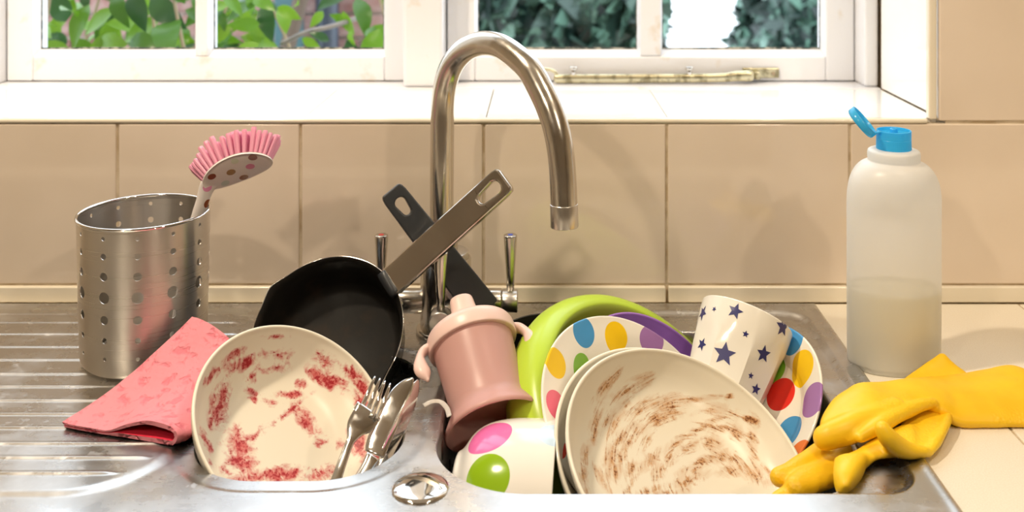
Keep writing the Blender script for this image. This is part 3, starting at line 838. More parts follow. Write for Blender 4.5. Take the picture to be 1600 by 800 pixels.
def star_poly(r, q=.45):
    p = []
    for k in range(10):
        a0, a1 = math.pi/2+k*math.pi/5, math.pi/2+(k+1)*math.pi/5
        r0, r1 = (r, r*q) if k % 2 == 0 else (r*q, r)
        for s_ in (0, .5): p.append(((1-s_)*r0*math.cos(a0)+s_*r1*math.cos(a1), (1-s_)*r0*math.sin(a0)+s_*r1*math.sin(a1)))
    return p
tmh = picker(head)
for (x, y, c, r_) in ((331, 276, (.25, .06, .03), .0038), (361, 269, (.42, .24, .10), .0042), (381, 277, (.33, .13, .04), .0042), (391, 260, (.75, .25, .42), .0042), (395, 246, (.22, .06, .04), .0042), (352, 286, (.62, .68, .62), .0040), (367, 252, (.70, .74, .60), .0036)):
    decal(head, tmh, x, y, circ_poly(r_), c, 'printed_spot')
tmd = picker(hd)
for (x, y, c) in ((324, 318, (.25, .07, .03)), (324, 293, (.72, .28, .48))): decal(hd, tmd, x, y, circ_poly(.0042), c, 'printed_spot')

# ------------------------------------------------------------------ pink sponge cloth, folded over
def cloth():
    # front profile runs from the upper flap's free edge, over the loop, back along the lower flap
    prof = [P(97, 666, .829), P(155, 681, .8187), P(197, 669, .812), P(236, 663, .807), P(262, 670, .803), P(277, 687, .800), P(265, 704, .801), P(223, 697, .808), P(190, 692, .8135), P(150, 686, .8195), P(101, 677, .829)]
    back = [P(300, 500, .918), P(312, 503, .914), P(325, 510, .910), P(338, 518, .906), P(352, 528, .900), P(362, 540, .897), P(356, 545, .903), P(345, 537, .909), P(330, 527, .914), P(315, 516, .919), P(303, 506, .923)]
    mids = [P(203, 590, .880), P(235, 596, .874), P(262, 606, .866), P(290, 618, .856), P(312, 632, .846), P(327, 652, .838), P(322, 668, .842), P(298, 668, .846), P(265, 660, .852), P(230, 640, .866), P(206, 600, .884)]
    rows = []
    A, Bm, Cc = spline(prof, 5), spline(mids, 5), spline(back, 5)
    nv = 36
    for j in range(nv+1):
        t = j/nv; row = []
        for a, b, c in zip(A, Bm, Cc):
            ctrl = 2*b-(a+c)/2; p = a*(1-t)**2+ctrl*2*t*(1-t)+c*t*t
            w = noise.noise(p*45)*.0018; p = p+Vector((w*.3, -w*.4, w)); row.append(p)
        rows.append(row)
    m = len(rows[0]); V, Fc, inner = [], [], []
    for r_ in rows:
        for k_, p in enumerate(r_):
            lo = .0078 if k_ >= m//2 else .0112
            p.z = max(p.z+.0030, lo)
        inn = []
        for i, p in enumerate(r_):
            q = r_[m-1-i]; d = q-p; k = min(.40, .0034/max(d.length, 1e-6)); pin = p+d*k
            e = min(i, m-1-i); c_ = sum((r_[j] for j in range(max(0, m//2-6), m//2+7)), Vector())/13
            t = max(0, 1-abs(i-(m-1)/2)/5)
            if t > 0:
                d2 = c_-p; pin = pin.lerp(p+d2.normalized()*.0034, t)
            inn.append(pin)
        V += r_+inn
    w = 2*m
    for j in range(nv):
        for i in range(m-1):
            a = j*w+i; b = a+w; Fc.append((a, a+1, b+1, b)); inner.append(False)
            a += m; b += m; Fc.append((a+1, a, b, b+1)); inner.append(True)
        for i in (0, m-1):
            a = j*w+i; Fc.append((a, a+w, a+w+m, a+m)); inner.append(False)
    for j in (0, nv):
        for i in range(m-1):
            a = j*w+i; Fc.append((a, a+1, a+1+m, a+m)); inner.append(False)
    return V, Fc, inner
cV, cF, cI = cloth()
ck = mesh('sponge_cloth', cV, cF, M_sponge); ck.data.materials.append(M_sponge_in)
ck.data.polygons.foreach_set('material_index', [1 if q else 0 for q in cI])
bm = bmesh.new(); bm.from_mesh(ck.data); bmesh.ops.recalc_face_normals(bm, faces=bm.faces); bm.to_mesh(ck.data); bm.free()
es = ck.modifiers.new('e', 'EDGE_SPLIT'); es.split_angle = R(50)
tag(ck, 'pink sponge cloth folded over, leaning from the drainer onto the steel holder', 'cloth')

# ------------------------------------------------------------------ crockery
def put(o, M): o.matrix_world = M; return o
def smeared_glaze(name, o, n_in, base, strokes, cols, seed, thr, nscale, swirl=None, dist=.4, spread=(1.35, 1.7), wash_=.30):
    """sauce left on the inside of a dish: strokes (px, py, half length, half width, angle as seen in the photograph)
    are laid on the inner wall as a painted attribute; noise in the material breaks them up"""
    me = o.data; Mw = world_of(o); co = np.empty(len(me.vertices)*3); me.vertices.foreach_get('co', co); co = co.reshape(-1, 3)
    M3 = np.array(Mw); w = co @ M3[:3, :3].T+M3[:3, 3]
    px = PX+F*w[:, 0]/w[:, 1]; py = PY+F*(EYE-w[:, 2])/w[:, 1]; f = np.zeros(len(co))
    for (x, y, a, b, ang) in strokes:
        c, s_ = math.cos(R(ang)), math.sin(R(ang)); dx, dy = px-x, -(py-y)
        f = np.maximum(f, 1-np.hypot((dx*c+dy*s_)/(a*spread[0]), (-dx*s_+dy*c)/(b*spread[1])))
    f[n_in:] = 0
    at = me.attributes.new('smear', 'FLOAT', 'POINT'); at.data.foreach_set('value', np.clip(f, 0, 1))
    m = Mat(name, base, .16, 0, .5)
    an = m.n('ShaderNodeAttribute', attribute_name='smear'); fld = an.outputs['Fac']
    vec = m.mapping(loc=(seed, seed*.3, 0))
    n0 = m.noise(48, vec, 3, .6, 1.)
    n1 = m.noise(nscale, vec, 6, .65, dist); n2 = m.noise(nscale*3.2, vec, 4, .6, .2)
    if swirl is not None:
        q = m.mapping(loc=(-swirl[0], -swirl[1], 0)); sx = m.n('ShaderNodeSeparateXYZ'); m.l(q, sx.inputs[0])
        r = m.math('SQRT', m.math('ADD', m.math('MULTIPLY', sx.outputs[0], sx.outputs[0]), m.math('MULTIPLY', sx.outputs[1], sx.outputs[1])))
        th = m.math('ARCTAN2', sx.outputs[1], sx.outputs[0])
        cb = m.n('ShaderNodeCombineXYZ'); m.l(m.math('MULTIPLY', r, 300), cb.inputs[0]); m.l(m.math('MULTIPLY', th, 2.3), cb.inputs[1]); m.l(m.math('MULTIPLY', r, 12), cb.inputs[2])
        n3 = m.noise(1, cb.outputs[0], 5, .7, .5)
        nn = m.math('ADD', m.math('MULTIPLY', n1, .28), m.math('MULTIPLY', n3, .72))
    else:
        nn = m.math('ADD', m.math('MULTIPLY', n0, .50), m.math('ADD', m.math('MULTIPLY', n1, .42), m.math('MULTIPLY', n2, .08)))
    on = m.ramp(fld, .0, .2)
    s_ = m.math('ADD', m.math('MULTIPLY', fld, .45), m.math('MULTIPLY', m.math('SUBTRACT', nn, .5), 2.3))
    k1 = m.math('MULTIPLY', m.ramp(s_, thr-.20, thr+.22), on)
    k2 = m.math('MULTIPLY', m.ramp(m.math('ADD', s_, m.math('MULTIPLY', m.math('SUBTRACT', n2, .5), 1.3)), thr+.08, thr+.34), on)
    k0 = m.math('MULTIPLY', m.ramp(m.math('ADD', m.math('MULTIPLY', fld, .5), m.math('MULTIPLY', m.math('SUBTRACT', n0, .5), 2.0)), .02, .55), on)
    wash = m.mix(m.math('MULTIPLY', k0, wash_), base, cols[0])
    c1 = m.mix(m.math('MULTIPLY', k1, .88), wash, cols[0]); c2 = m.mix(k2, c1, cols[1])
    m.color(c2); m.rough(m.math('ADD', .30, m.math('MULTIPLY', k1, .15)))
    m.bump(m.math('MULTIPLY', k1, nn), .0006, .5)
    me.materials.append(m.m)

CREAM = (.84, .79, .67)
# --- left bowl with red smears (A)
A_prof = dish([(.0835, 0), (.0815, -.006), (.075, -.018), (.066, -.027), (.055, -.0325), (.040, -.0350), (.02, -.0355), (0, -.0355)], .0030, 14)
bA = put(mesh('cereal_bowl', *lathe(A_prof, 300)), frame((-.2015, .840, .0094), 53.2, 49.5))
tag(bA, 'cream bowl smeared with red jam, leaning in the small left sink bowl', 'bowl')
sA = [(342, 640, 34, 13, 84), (352, 610, 26, 8, 70), (376, 700, 34, 22, -55), (372, 722, 26, 14, -50), (425, 742, 60, 10, 8), (400, 680, 30, 9, 30), (385, 568, 34, 9, 12), (430, 574, 34, 7, 6), (365, 555, 20, 6, 30),
      (425, 555, 34, 9, 4), (392, 590, 12, 8, 60), (510, 566, 22, 11, -30), (505, 590, 30, 10, -35), (530, 600, 22, 10, -40), (565, 612, 12, 26, 0), (545, 580, 26, 8, -35), (480, 660, 34, 10, -55), (503, 690, 14, 7, 10),
      (415, 628, 26, 5, -12), (450, 616, 28, 5, 0), (533, 695, 12, 8, 10), (500, 742, 40, 12, 15), (395, 612, 16, 5, -20), (430, 526, 22, 3, 2), (455, 640, 40, 4, 38), (335, 580, 26, 6, 55), (322, 690, 30, 5, -60), (560, 690, 14, 24, 20), (470, 600, 10, 6, 0), (350, 735, 30, 6, -28), (590, 715, 16, 26, 30)]
smeared_glaze('jam_smeared_glaze', bA, 300*98, CREAM, sA, ((.58, .06, .07), (.36, .010, .02)), 3.1, .24, 130, None, .8)

# --- front bowl with brown smears (B) and the plain one it nests in (C)
B_in = [(.1045, 0), (.1025, -.005), (.095, -.017), (.085, -.0255), (.070, -.0310), (.050, -.0335), (.025, -.0345), (0, -.0345)]
B_pro = [(r*.976, z*.976) for r, z in B_in]
bB = put(mesh('pasta_bowl', *lathe(dish(B_pro, .0031, 16), 360)), frame((.1181, .8015, -.0065), 38.5, 57.5))
tag(bB, 'large cream bowl streaked with brown gravy at the front of the dish pile', 'bowl')
tmB = picker(bB)
sB = []
def arc(cx, cy, r, a0, a1, w, n=4, br=.0):
    for k in range(n):
        a = a0+(a1-a0)*(k+.5)/n; x = cx+r*math.cos(R(a)); y = cy-r*.80*math.sin(R(a))
        sB.append((x, y, r*abs(R(a1-a0))/n*.62, w, a+90))
arc(1085, 745, 175, 200, 120, 7, 6); arc(1070, 735, 105, 190, 105, 8, 5); arc(1080, 750, 135, 165, 95, 10, 5)
arc(1110, 760, 85, 170, 80, 9, 4); arc(1130, 760, 55, 160, 60, 8, 3); arc(1110, 730, 112, 95, 50, 9, 3)
sB += [(950, 600, 38, 6, 50), (932, 655, 40, 7, 72), (938, 745, 46, 5, -62), (985, 610, 36, 9, 28), (1000, 590, 22, 4, 20), (1040, 630, 40, 12, 5), (1050, 637, 16, 10, -50), (995, 640, 30, 10, 30),
       (960, 660, 34, 7, 62), (955, 720, 44, 5, 80), (985, 735, 26, 8, 60), (1010, 690, 30, 8, 55), (1015, 720, 30, 8, 40), (1130, 668, 30, 7, 8), (1150, 672, 14, 20, 40), (1175, 695, 10, 42, 8), (1180, 742, 32, 11, -38),
       (1120, 655, 36, 5, 8), (1060, 690, 40, 6, 35), (1095, 670, 40, 5, 25), (1130, 715, 28, 8, 25), (1090, 725, 40, 7, 28), (1065, 755, 46, 9, 22), (1040, 770, 40, 8, 10), (1145, 735, 26, 8, 10), (1010, 770, 40, 7, 18), (985, 760, 30, 6, 60),
       (1085, 625, 40, 4, 8), (1110, 640, 30, 4, 15), (1200, 735, 20, 5, -40), (1140, 620, 8, 4, 30), (1160, 610, 5, 3, 0), (1090, 690, 30, 4, 30), (1035, 655, 40, 5, 30), (975, 700, 40, 5, 75)]
cB, _ = pick(tmB, 1105, 760)
smeared_glaze('gravy_smeared_glaze', bB, 360*112, CREAM, sB, ((.56, .27, .085), (.20, .065, .014)), 9.4, .34, 170, (cB.x, cB.y), .5)
bC = put(mesh('pasta_bowl', *lathe(dish([(r*.964, z*.964) for r, z in B_in], .0031), 128), glossy('cream_glaze', CREAM, .14).m), frame((.1074, .820, -.0170), 37.5, 53.5))
tag(bC, 'plain cream bowl nested behind the gravy streaked bowl', 'bowl')

def dotted(name, base, tm, dots, ball=False):
    m = Mat(name, base, .13, 0, .5); c0 = None
    for (x, y, r, c) in dots:
        if isinstance(x, tuple): h = Vector(x)
        else: h, _ = pick(tm, x, y)
        if h is None: continue
        b = m.ball(tuple(h), r) if ball else m.blob((h.x, h.y, 0), (r, r))
        k = m.ramp(b, 0, .03)
        c0 = m.mix(k, c0 if c0 is not None else base, c)
    m.color(c0); return m.m
BLUE, YEL, PUR, GRN, PNK, RED, ORG = (.06, .30, .62), (.90, .58, .01), (.36, .18, .45), (.20, .46, .03), (.80, .16, .25), (.72, .03, .02), (.80, .20, .04)
D_in = [(.0985, 0), (.094, -.0015), (.080, -.006), (.072, -.010), (.066, -.0140), (.060, -.0155), (.03, -.016), (0, -.016)]
bD = put(mesh('dotted_plate', *lathe(dish([(r*.962, z*.962) for r, z in D_in], .0027), 128)), frame((.0841, .870, -.0085), 45.4, 44.7))
tag(bD, 'white plate with large coloured dots standing in front of the lime basin', 'plate', 'polka dot plates')
tmD = picker(bD)
ring = []
bD.data.materials.append(dotted('dotted_glaze_left', (.86, .82, .74), tmD, [(912, 519, .0128, BLUE), (962.5, 526, .0128, YEL), (1018, 531, .0128, PUR), (868, 567, .0128, YEL), (909, 578, .0122, GRN), (870, 634, .0128, PNK), (868, 692, .0128, RED),
    ((.080, -.032, 0), 0, .0128, BLUE), ((.060, -.062, 0), 0, .0128, GRN), ((.03, .02, 0), 0, .0128, RED), ((-.01, -.03, 0), 0, .0128, ORG), ((.085, .01, 0), 0, .0128, PNK)]))
G_in = [(v[0]*.832, v[1]*.832) for v in D_in]
bG = put(mesh('dotted_plate', *lathe(dish(G_in, .0026), 128)), frame((.1850, .935, -.0262), -65.6, 43.0))
tag(bG, 'white plate with large coloured dots leaning on the right sink wall behind the star cup', 'plate', 'polka dot plates')
tmG = picker(bG)
bG.data.materials.append(dotted('dotted_glaze_right', (.86, .82, .72), tmG, [(1237, 528, .0150, BLUE), (1253, 575, .0158, YEL), (1207, 577, .0150, GRN), (1220, 616, .0158, RED), (1270, 625, .0158, PUR), (1236, 677, .0158, BLUE), (1249, 712, .014, ORG)]))

# --- lime basin (E) and purple plate (V) in it
E_prof = [(0, -.082), (.050, -.082), (.074, -.074), (.094, -.056), (.106, -.034), (.1120, -.014), (.1150, -.004), (.1170, -.0005), (.1192, .0008), (.124, .0000), (.1305, -.004), (.1350, -.010), (.1385, -.019), (.1395, -.030),
          (.135, -.046), (.121, -.064), (.098, -.080), (.070, -.088), (.050, -.089), (0, -.089)]
E_prof = [(p.x if p.x > 1e-5 else 0, p.y) for p in smooth_prof(E_prof, 3)]
bE = put(mesh('plastic_basin', *lathe([(r*.95, z*.95) for r, z in E_prof], 128), M_lime), frame((.1007, .907, -.0237), 53, 46))
tag(bE, 'lime green plastic bowl with a thick rolled rim behind the dotted plate', 'bowl')
V_in = [(.090, 0), (.088, -.004), (.080, -.018), (.068, -.028), (.05, -.033), (0, -.034)]
bV = put(mesh('purple_bowl', *lathe(dish(V_in, .0024), 112), M_purple), frame((.1075, .925, -.0245), 47, 42))
tag(bV, 'purple plastic bowl edge showing between dotted plate and lime bowl', 'bowl')

# --- small dotted bowl on its side in front (H)
H_prof = [(0, -.078), (.030, -.078), (.034, -.0795), (.0375, -.078), (.0405, -.074), (.052, -.066), (.060, -.054), (.0645, -.036), (.066, -.018), (.0665, -.002), (.0660, .0002), (.0648, 0), (.0640, -.004), (.0620, -.036), (.0575, -.053), (.049, -.064), (.036, -.0725), (0, -.0735)]
bH = put(mesh('dotted_bowl', *lathe([(p.x if p.x > 1e-5 else 0, p.y) for p in smooth_prof(H_prof, 4)], 112)), axis_frame((.0090, .8120, -.0510), (1, -.06, -.05), (0, 0, 1)))
tag(bH, 'white dotted bowl lying on its side at the front beside the divider', 'bowl')
tmH = picker(bH)
bH.data.materials.append(dotted('dotted_glaze_small', (.86, .83, .78), tmH, [(763, 679, .0195, (.80, .16, .42)), (760, 746, .0185, (.27, .46, .01)), (868, 678, .014, (.55, .70, .85)), ((.0, -.065, -.03), 0, .018, YEL), ((-.06, 0, -.03), 0, .018, BLUE)], ball=True))

# --- star cup (F): round mouth, ten flat facets below
tX = P(1167, 497, .968); uF = Vector((.405, .50, .765)).normalized()
def facet(r, z, t, i):
    k = min(1, max(0, (-.022-z)/.012)); a = (t % (2*math.pi/8))-math.pi/8
    rr_ = r*(math.cos(math.pi/8)/math.cos(a)*1.03) if k > 0 else r
    return (r*(1-k)+rr_*k, z)
F_out = [(.0402, 0), (.0398, -.010), (.0390, -.020), (.0380, -.030), (.0366, -.042), (.0350, -.054), (.0332, -.066), (.0322, -.0725), (.0300, -.076), (.0270, -.0775), (0, -.0770)]
F_inn = [(0, -.072), (.026, -.072), (.030, -.068), (.0335, -.050), (.0365, -.025), (.0380, -.004), (.0388, .0006), (.0396, .0010)]
_cv, _cf = lathe(F_inn+F_out, 120, facet)
cupF = put(mesh('star_cup', [(x*1.085, y*1.085, z*.98) for x, y, z in _cv], _cf), axis_frame(tX, uF, (1, .2, 0)))
M_cupw = glossy('cup_glaze', (.86, .83, .76), .12); cupF.data.materials.append(M_cupw.m); cupF.data.materials.append(glossy('blue_cup_lining', (.10, .13, .42), .2).m)
for p in cupF.data.polygons:
    if p.index < 6*120: p.material_index = 1
es = cupF.modifiers.new('e', 'EDGE_SPLIT'); es.split_angle = R(24)
tag(cupF, 'white faceted cup printed with navy stars resting on the gravy bowl', 'cup')
tmF = picker(cupF); NAVY = (.035, .035, .16)
for (x, y, r_, ro) in ((1149, 486, .0075, 0), (1132, 553, .0105, -.15), (1193, 553, .0080, .1), (1223, 511, .0090, .2), (1165, 522, .0032, 0), (1116, 483, .0026, 0), (1196, 486, .0032, 0), (1173, 587, .0032, .1), (1097, 538, .0062, -.2), (1098, 489, .0075, 0), (1181, 608, .0052, .2)):
    decal(cupF, tmF, x, y, star_poly(r_), NAVY, 'printed_star', rot=ro+.25, off=.00025)

# ------------------------------------------------------------------ sippy cup
b0 = P(772, 664, .862); l0 = P(738, 535, .920); uS = (l0-b0).normalized(); Ls = (l0-b0).length
MS = axis_frame(b0, uS, (1, .1, 0))
sc = thing('sippy_cup', 'rose pink sippy cup with pale two handled spouted lid leaning behind the dotted bowl', 'cup', MS)
Ls2 = Ls
body = [(0, .0145), (.028, .0145), (.0315, .013), (.0355, .004), (.0410, -.0020), (.0425, -.0012), (.0418, .0022), (.0380, .0085), (.0340, .0145), (.0332, .020), (.0338, .035), (.0350, .055), (.0362, Ls2-.004), (.0362, Ls2+.002), (.0345, Ls2+.002), (.0330, .025), (.030, .018), (0, .0170)]
mesh('cup_body', *lathe(body, 80), M_cup, sc)
lid = [(.0345, Ls2-.0035), (.0392, Ls2-.0040), (.0404, Ls2-.0025), (.0406, Ls2+.004), (.0398, Ls2+.0085), (.0370, Ls2+.0125), (.030, Ls2+.0165), (.022, Ls2+.0195), (.012, Ls2+.0215), (0, Ls2+.022)]
ld = mesh('spout_lid', *lathe([(p.x if p.x > 1e-5 else 0, p.y) for p in smooth_prof(lid, 3)], 80), M_lid, sc)
spx = [(.0150, Ls2+.0195), (.0128, Ls2+.0225), (.0112, Ls2+.028), (.0103, Ls2+.036), (.0096, Ls2+.0430), (.0085, Ls2+.0455), (.006, Ls2+.0465), (0, Ls2+.0468)]
def squash(r, z, t, i): return (r*(1.15 if abs(math.cos(t)) > 2 else 1), z)
v, f = lathe([(p.x if p.x > 1e-5 else 0, p.y) for p in smooth_prof(spx, 3)], 40)
mesh('spout', [(x*1.12, y*.78, z) for x, y, z in v], f, M_lid, ld)
for s_ in (1, -1):
    path = [Vector((s_*.0390, -.002, Ls2+.003)), Vector((s_*.0450, -.003, Ls2+.0005)), Vector((s_*.0492, -.005, Ls2-.007)), Vector((s_*.0500, -.008, Ls2-.016)), Vector((s_*.0485, -.010, Ls2-.0235)), Vector((s_*.0468, -.011, Ls2-.0300))]
    wd = [(.0042, .0070), (.0038, .0066), (.0042, .0062), (.0066, .0058), (.0062, .0050), (.0016, .0020)]
    mesh('handle', *round_tube(path, wd, 16, 6, up=(0, 1, 0)), M_lid, sc)

# ------------------------------------------------------------------ saucepans
pn = thing('saucepan', 'black nonstick saucepan with pouring lips and steel handle behind the jam bowl', 'saucepan', frame((-.1985, .950, .0365), -8.5, 41))
def lips(r, z, t, i):
    # two pouring lips on the rim, left and right of the handle line
    k = max(0, 1-max(0, -z)/.022)
    for t0 in (R(150), R(-40)):
        d = math.atan2(math.sin(t-t0), math.cos(t-t0)); r = r*(1+.060*k*math.exp(-(d/.16)**2))
    return (r, z)
pan_in = [(0, -.047), (.053, -.047), (.059, -.0445), (.0625, -.038), (.0655, -.018), (.0680, -.006), (.0705, -.0005), (.0715, 0)]
pan_out = [(.0715, -.0002), (.0719, -.0010), (.0709, -.0022), (.0695, -.008), (.0675, -.020), (.0650, -.040), (.0615, -.048), (.055, -.051), (0, -.051)]
mesh('pan_interior', *lathe(pan_in, 112, lips), M_nonstick, pn)
mesh('pan_outside', *lathe(pan_out, 112, lips), M_panout, pn)
v, f = lathe([(.0715, 0), (.0721, .0003), (.0724, -.0004), (.0719, -.0011)], 112, lips); mesh('rim_edge', v, f, M_cut, pn)
Mp = world_of(pn); Mpi = Mp.inverted()
def slotted_handle(a, b, w0, w1, th, nrm, slot=(.775, .95), slotw=.46):
    "flat bar with a long hanging slot near its far end; returned in world space"
    a, b = Vector(a), Vector(b); d = b-a; L = d.length; d.normalize(); n = Vector(nrm); n = (n-d*n.dot(d)).normalized(); s_ = d.cross(n)
    bm = bmesh.new(); N = 20
    def w(t): return w0+(w1-w0)*t
    outer = []; ts = [0, .1, .2, .3, .4, .5, .6, .7, .8, .88, .95, .985, 1]
    pts = [(t, w(t)*(1 if t < .95 else (.99 if t < .98 else (.93 if t < 1 else .78)))) for t in ts]
    outer = [(t*L, h) for t, h in pts]+[(t*L, -h) for t, h in reversed(pts)]
    s0, s1 = slot[0]*L, slot[1]*L; inner = []
    hw_ = w(slot[0])*slotw; c0, c1 = s0+hw_*.8, s1-hw_*.9
    for k in range(9): an = math.pi/2+math.pi*k/8; inner.append((c0+hw_*.8*math.cos(an), hw_*.75*math.sin(an)))
    for k in range(9): an = -math.pi/2+math.pi*k/8; inner.append((c1+hw_*.9*math.cos(an), hw_*math.sin(an)))
    ob = [bm.verts.new((x, y, 0)) for x, y in outer]; ib = [bm.verts.new((x, y, 0)) for x, y in inner]
    e = [bm.edges.new((ob[i], ob[(i+1) % len(ob)])) for i in range(len(ob))]+[bm.edges.new((ib[i], ib[(i+1) % len(ib)])) for i in range(len(ib))]
    bmesh.ops.triangle_fill(bm, use_beauty=True, use_dissolve=False, edges=e)
    # drop triangles inside the slot
    for fc in list(bm.faces):
        c = fc.calc_center_median()
        if all(v_ in ib for v_ in fc.verts): bm.faces.remove(fc)
    r = bmesh.ops.extrude_face_region(bm, geom=list(bm.faces))
    for g in r['geom']:
        if isinstance(g, bmesh.types.BMVert): g.co.z += th
    bmesh.ops.recalc_face_normals(bm, faces=bm.faces)
    for v_ in bm.verts:
        x, y, z = v_.co; v_.co = a+d*x+s_*y+n*(z-th/2)
    return bm
ha, hb = P(611, 441, .972), P(791, 279, .965)
bm = slotted_handle(ha, hb, .0140, .0140, .0085, (-.25, -.85, .35)); bm.transform(Mpi)
hn = from_bm('handle', bm, M_handle, pn); bevelled(hn, .0022, 3, 35); hn['label'] = 'flat polished steel handle with a hanging slot'
fe = (hb-ha).normalized()
mesh('handle_socket', [Mpi @ Vector(q) for q in tube([ha-fe*.006, ha+fe*.003], [(.0135, .0062), (.0130, .0056)], 20, nrm=[(-.25, -.85, .35)]*2, flat=4)[0]], tube([ha-fe*.006, ha+fe*.003], .01, 20)[1], M_blackpl, pn)
for (x, y) in ((591, 424), (630, 468)):
    q = Mpi @ P(x, y, .965); r = q.to_2d().length
    dd = Vector((q.x, q.y, 0)).normalized(); q = dd*.0712+Vector((0, 0, -.006))
    mesh('rivet', *lathe([(.0034, 0), (.0030, .0012), (.0018, .0020), (0, .0023)], 16), M_chrome, pn).matrix_basis = axis_frame(q, dd, (0, 0, 1))

p2 = thing('frying_pan', 'black pan mostly hidden behind the lime bowl with black plastic handle', 'frying pan', frame((.0335, .9700, -.0340), 38, 60))
mesh('pan_interior', *lathe([(0, -.032), (.070, -.032), (.080, -.028), (.088, -.016), (.0945, -.004), (.0985, 0)], 96), M_nonstick, p2)
mesh('pan_outside', *lathe([(.0985, 0), (.0995, .0004), (.0998, -.0006), (.095, -.007), (.089, -.019), (.081, -.031), (.071, -.0350), (0, -.035)], 96), M_panout, p2)
M2i = world_of(p2).inverted()
# black plastic handle: a bent bar with an oval hanging hole
bm = slotted_handle(P(757, 486, .990), P(610, 297, 1.000), .0158, .0122, .012, (.15, -.93, .33), (.80, .93), .44); bm.transform(M2i)
h2_ = from_bm('handle', bm, M_blackpl, p2); bevelled(h2_, .0022, 3, 30)
v, f = round_tube([P(748, 474, .991), P(757, 488, .990), P(764, 498, .988), P(772, 507, .984)], [(.0140, .0060), (.0125, .0060), (.0095, .0055), (.0090, .0045)], 20, 4, up=(.15, -.93, .33), flat=3.5)
mesh('handle_neck', [M2i @ q_ for q_ in v], f, M_blackpl, p2)

# ------------------------------------------------------------------ cutlery
def ribbon(path, widths, th, nrm, segs=16, flat=2.6): 
    q = spline([Vector(p) for p in path], 6)
    ww = [v_[0] for v_ in spline([Vector((w, 0, 0)) for w in widths], 6)]; tt = [v_[0] for v_ in spline([Vector((w, 0, 0)) for w in th], 6)]
    return tube(q, list(zip(ww, tt)), segs, nrm=[nrm]*len(q), flat=flat)
def YC(py): return .835-(py-590)*.00042
fk = thing('dinner_fork', 'steel fork standing upright against the right edge of the jam bowl', 'fork', Matrix.Translation(P(500, 815, .752)))
fo = P(500, 815, .752); fn = (.35, -.80, .48)
def fpt(x, y, d=0.): return P(x, y, YC(y)+d)
hnd = ribbon([fpt(500, 815), fpt(520, 765), fpt(532, 730), fpt(543, 700), fpt(549, 686), fpt(557, 668), fpt(569, 654), fpt(577, 640)], [.0046, .0043, .0038, .0034, .0040, .0085, .0112, .0114], [.0012, .0013, .0014, .0015, .0014, .0010, .0009, .0008], fn)
mesh('handle', [p-fo for p in hnd[0]], hnd[1], M_cut, fk)
for (x0, y0, x1, y1) in ((564, 640, 586, 588), (573, 645, 594, 591), (582, 648, 602, 595), (591, 652, 610, 599)):
    tn = tube(spline([fpt(x0-2, y0+4), fpt(x0*.6+x1*.4, y0*.6+y1*.4, .003), fpt(x1, y1, .001)], 5), [(.0019, .0010)]*4+[(.0017, .0010)]*3+[(.0015, .0009), (.0013, .0008), (.0011, .0007), (.0006, .0005)], 12, nrm=[fn]*11)
    mesh('tine', [p-fo for p in tn[0]], tn[1], M_cut, fk)
def knife(label, o0, blade, wb, handle, wh, nrm):
    k = thing('table_knife', label, 'knife', Matrix.Translation(o0), 'table knives in the small sink bowl')
    v_, f_ = ribbon(blade, wb, [.0009]*len(wb), nrm, 14, 2.0); mesh('blade', [p-o0 for p in v_], f_, M_cut, k)
    v_, f_ = ribbon(handle, wh, [.0030]*len(wh), nrm, 14, 3); mesh('handle', [p-o0 for p in v_], f_, M_cut, k)
fpt2 = lambda x, y: P(x, y, YC(y)+.016)
knife('wide bladed steel knife turned flat to view beside the fork', fpt2(525, 812),
      [fpt2(585, 710), fpt2(590, 694), fpt2(603, 664), fpt2(621, 625), fpt2(636, 603), fpt2(645, 591)], [.0078, .0092, .0098, .0086, .0060, .0012],
      [fpt2(525, 812), fpt2(550, 772), fpt2(572, 735), fpt2(583, 714)], [.0060, .0058, .0054, .0062], (.30, -.82, .48))
fpt3 = lambda x, y: P(x, y, YC(y)+.024)
knife('thin steel knife seen edge on behind the wide bladed knife', fpt3(558, 805),
      [fpt3(603, 712), fpt3(612, 692), fpt3(627, 662), fpt3(640, 634), fpt3(650, 606), fpt3(653, 594)], [.0080, .0085, .0085, .0080, .0060, .0015],
      [fpt3(558, 805), fpt3(580, 760), fpt3(594, 730), fpt3(603, 713)], [.0052, .0050, .0048, .0050], (.93, -.25, .28))

# ------------------------------------------------------------------ detergent bottle
bb = P(1398, 573, .958); bx0, by0 = bb.x, .962
bt = thing('detergent_bottle', 'milky plastic bottle with open blue flip cap standing on the worktop', 'bottle', Matrix.Translation((bx0+.0005, by0, 0)))
Hs = EYE-(232+128)*.962/F                       # shoulder height
def oval(prof, segs=72, ratio=.62, blend=None):
    V_, F_ = lathe(prof, segs)
    out_ = []
    for x, y, z in V_:
        k = blend(z) if blend else 1; out_.append((x, y*(ratio*k+(1-k)), z))
    return out_, F_
zc_ = Hs-.006
bw = .0436
bprof = [(0, .0015), (.034, .0015), (.0385, 0), (.0415, .0015), (.0428, .005), (.0432, .012), (bw, .06), (bw, .12), (bw, .155), (.0428, .170), (.0405, .182), (.0365, .191), (.0310, .1975), (.0255, .2005), (.0235, .2020), (.0238, .2045), (.0238, .2095), (.0225, .2120), (.0175, .2132), (.0155, .2134)]
kz = Hs/.2134
bprof = [(r, z*kz) for r, z in bprof]
bl_ = lambda z: 1 if z < .15*kz else max(0, 1-(z-.15*kz)/(.05*kz))
v, f = oval([(p.x if p.x > 1e-5 else 0, p.y) for p in smooth_prof(bprof, 4)], 80, .66, bl_)
ob = mesh('bottle_body', v, f, M_bottle, bt)
lq = [(0, .003), (.036, .003), (.0405, .005), (.0415, .012), (.0420, .06), (.0420, .0735), (.0405, .0745), (0, .0745)]
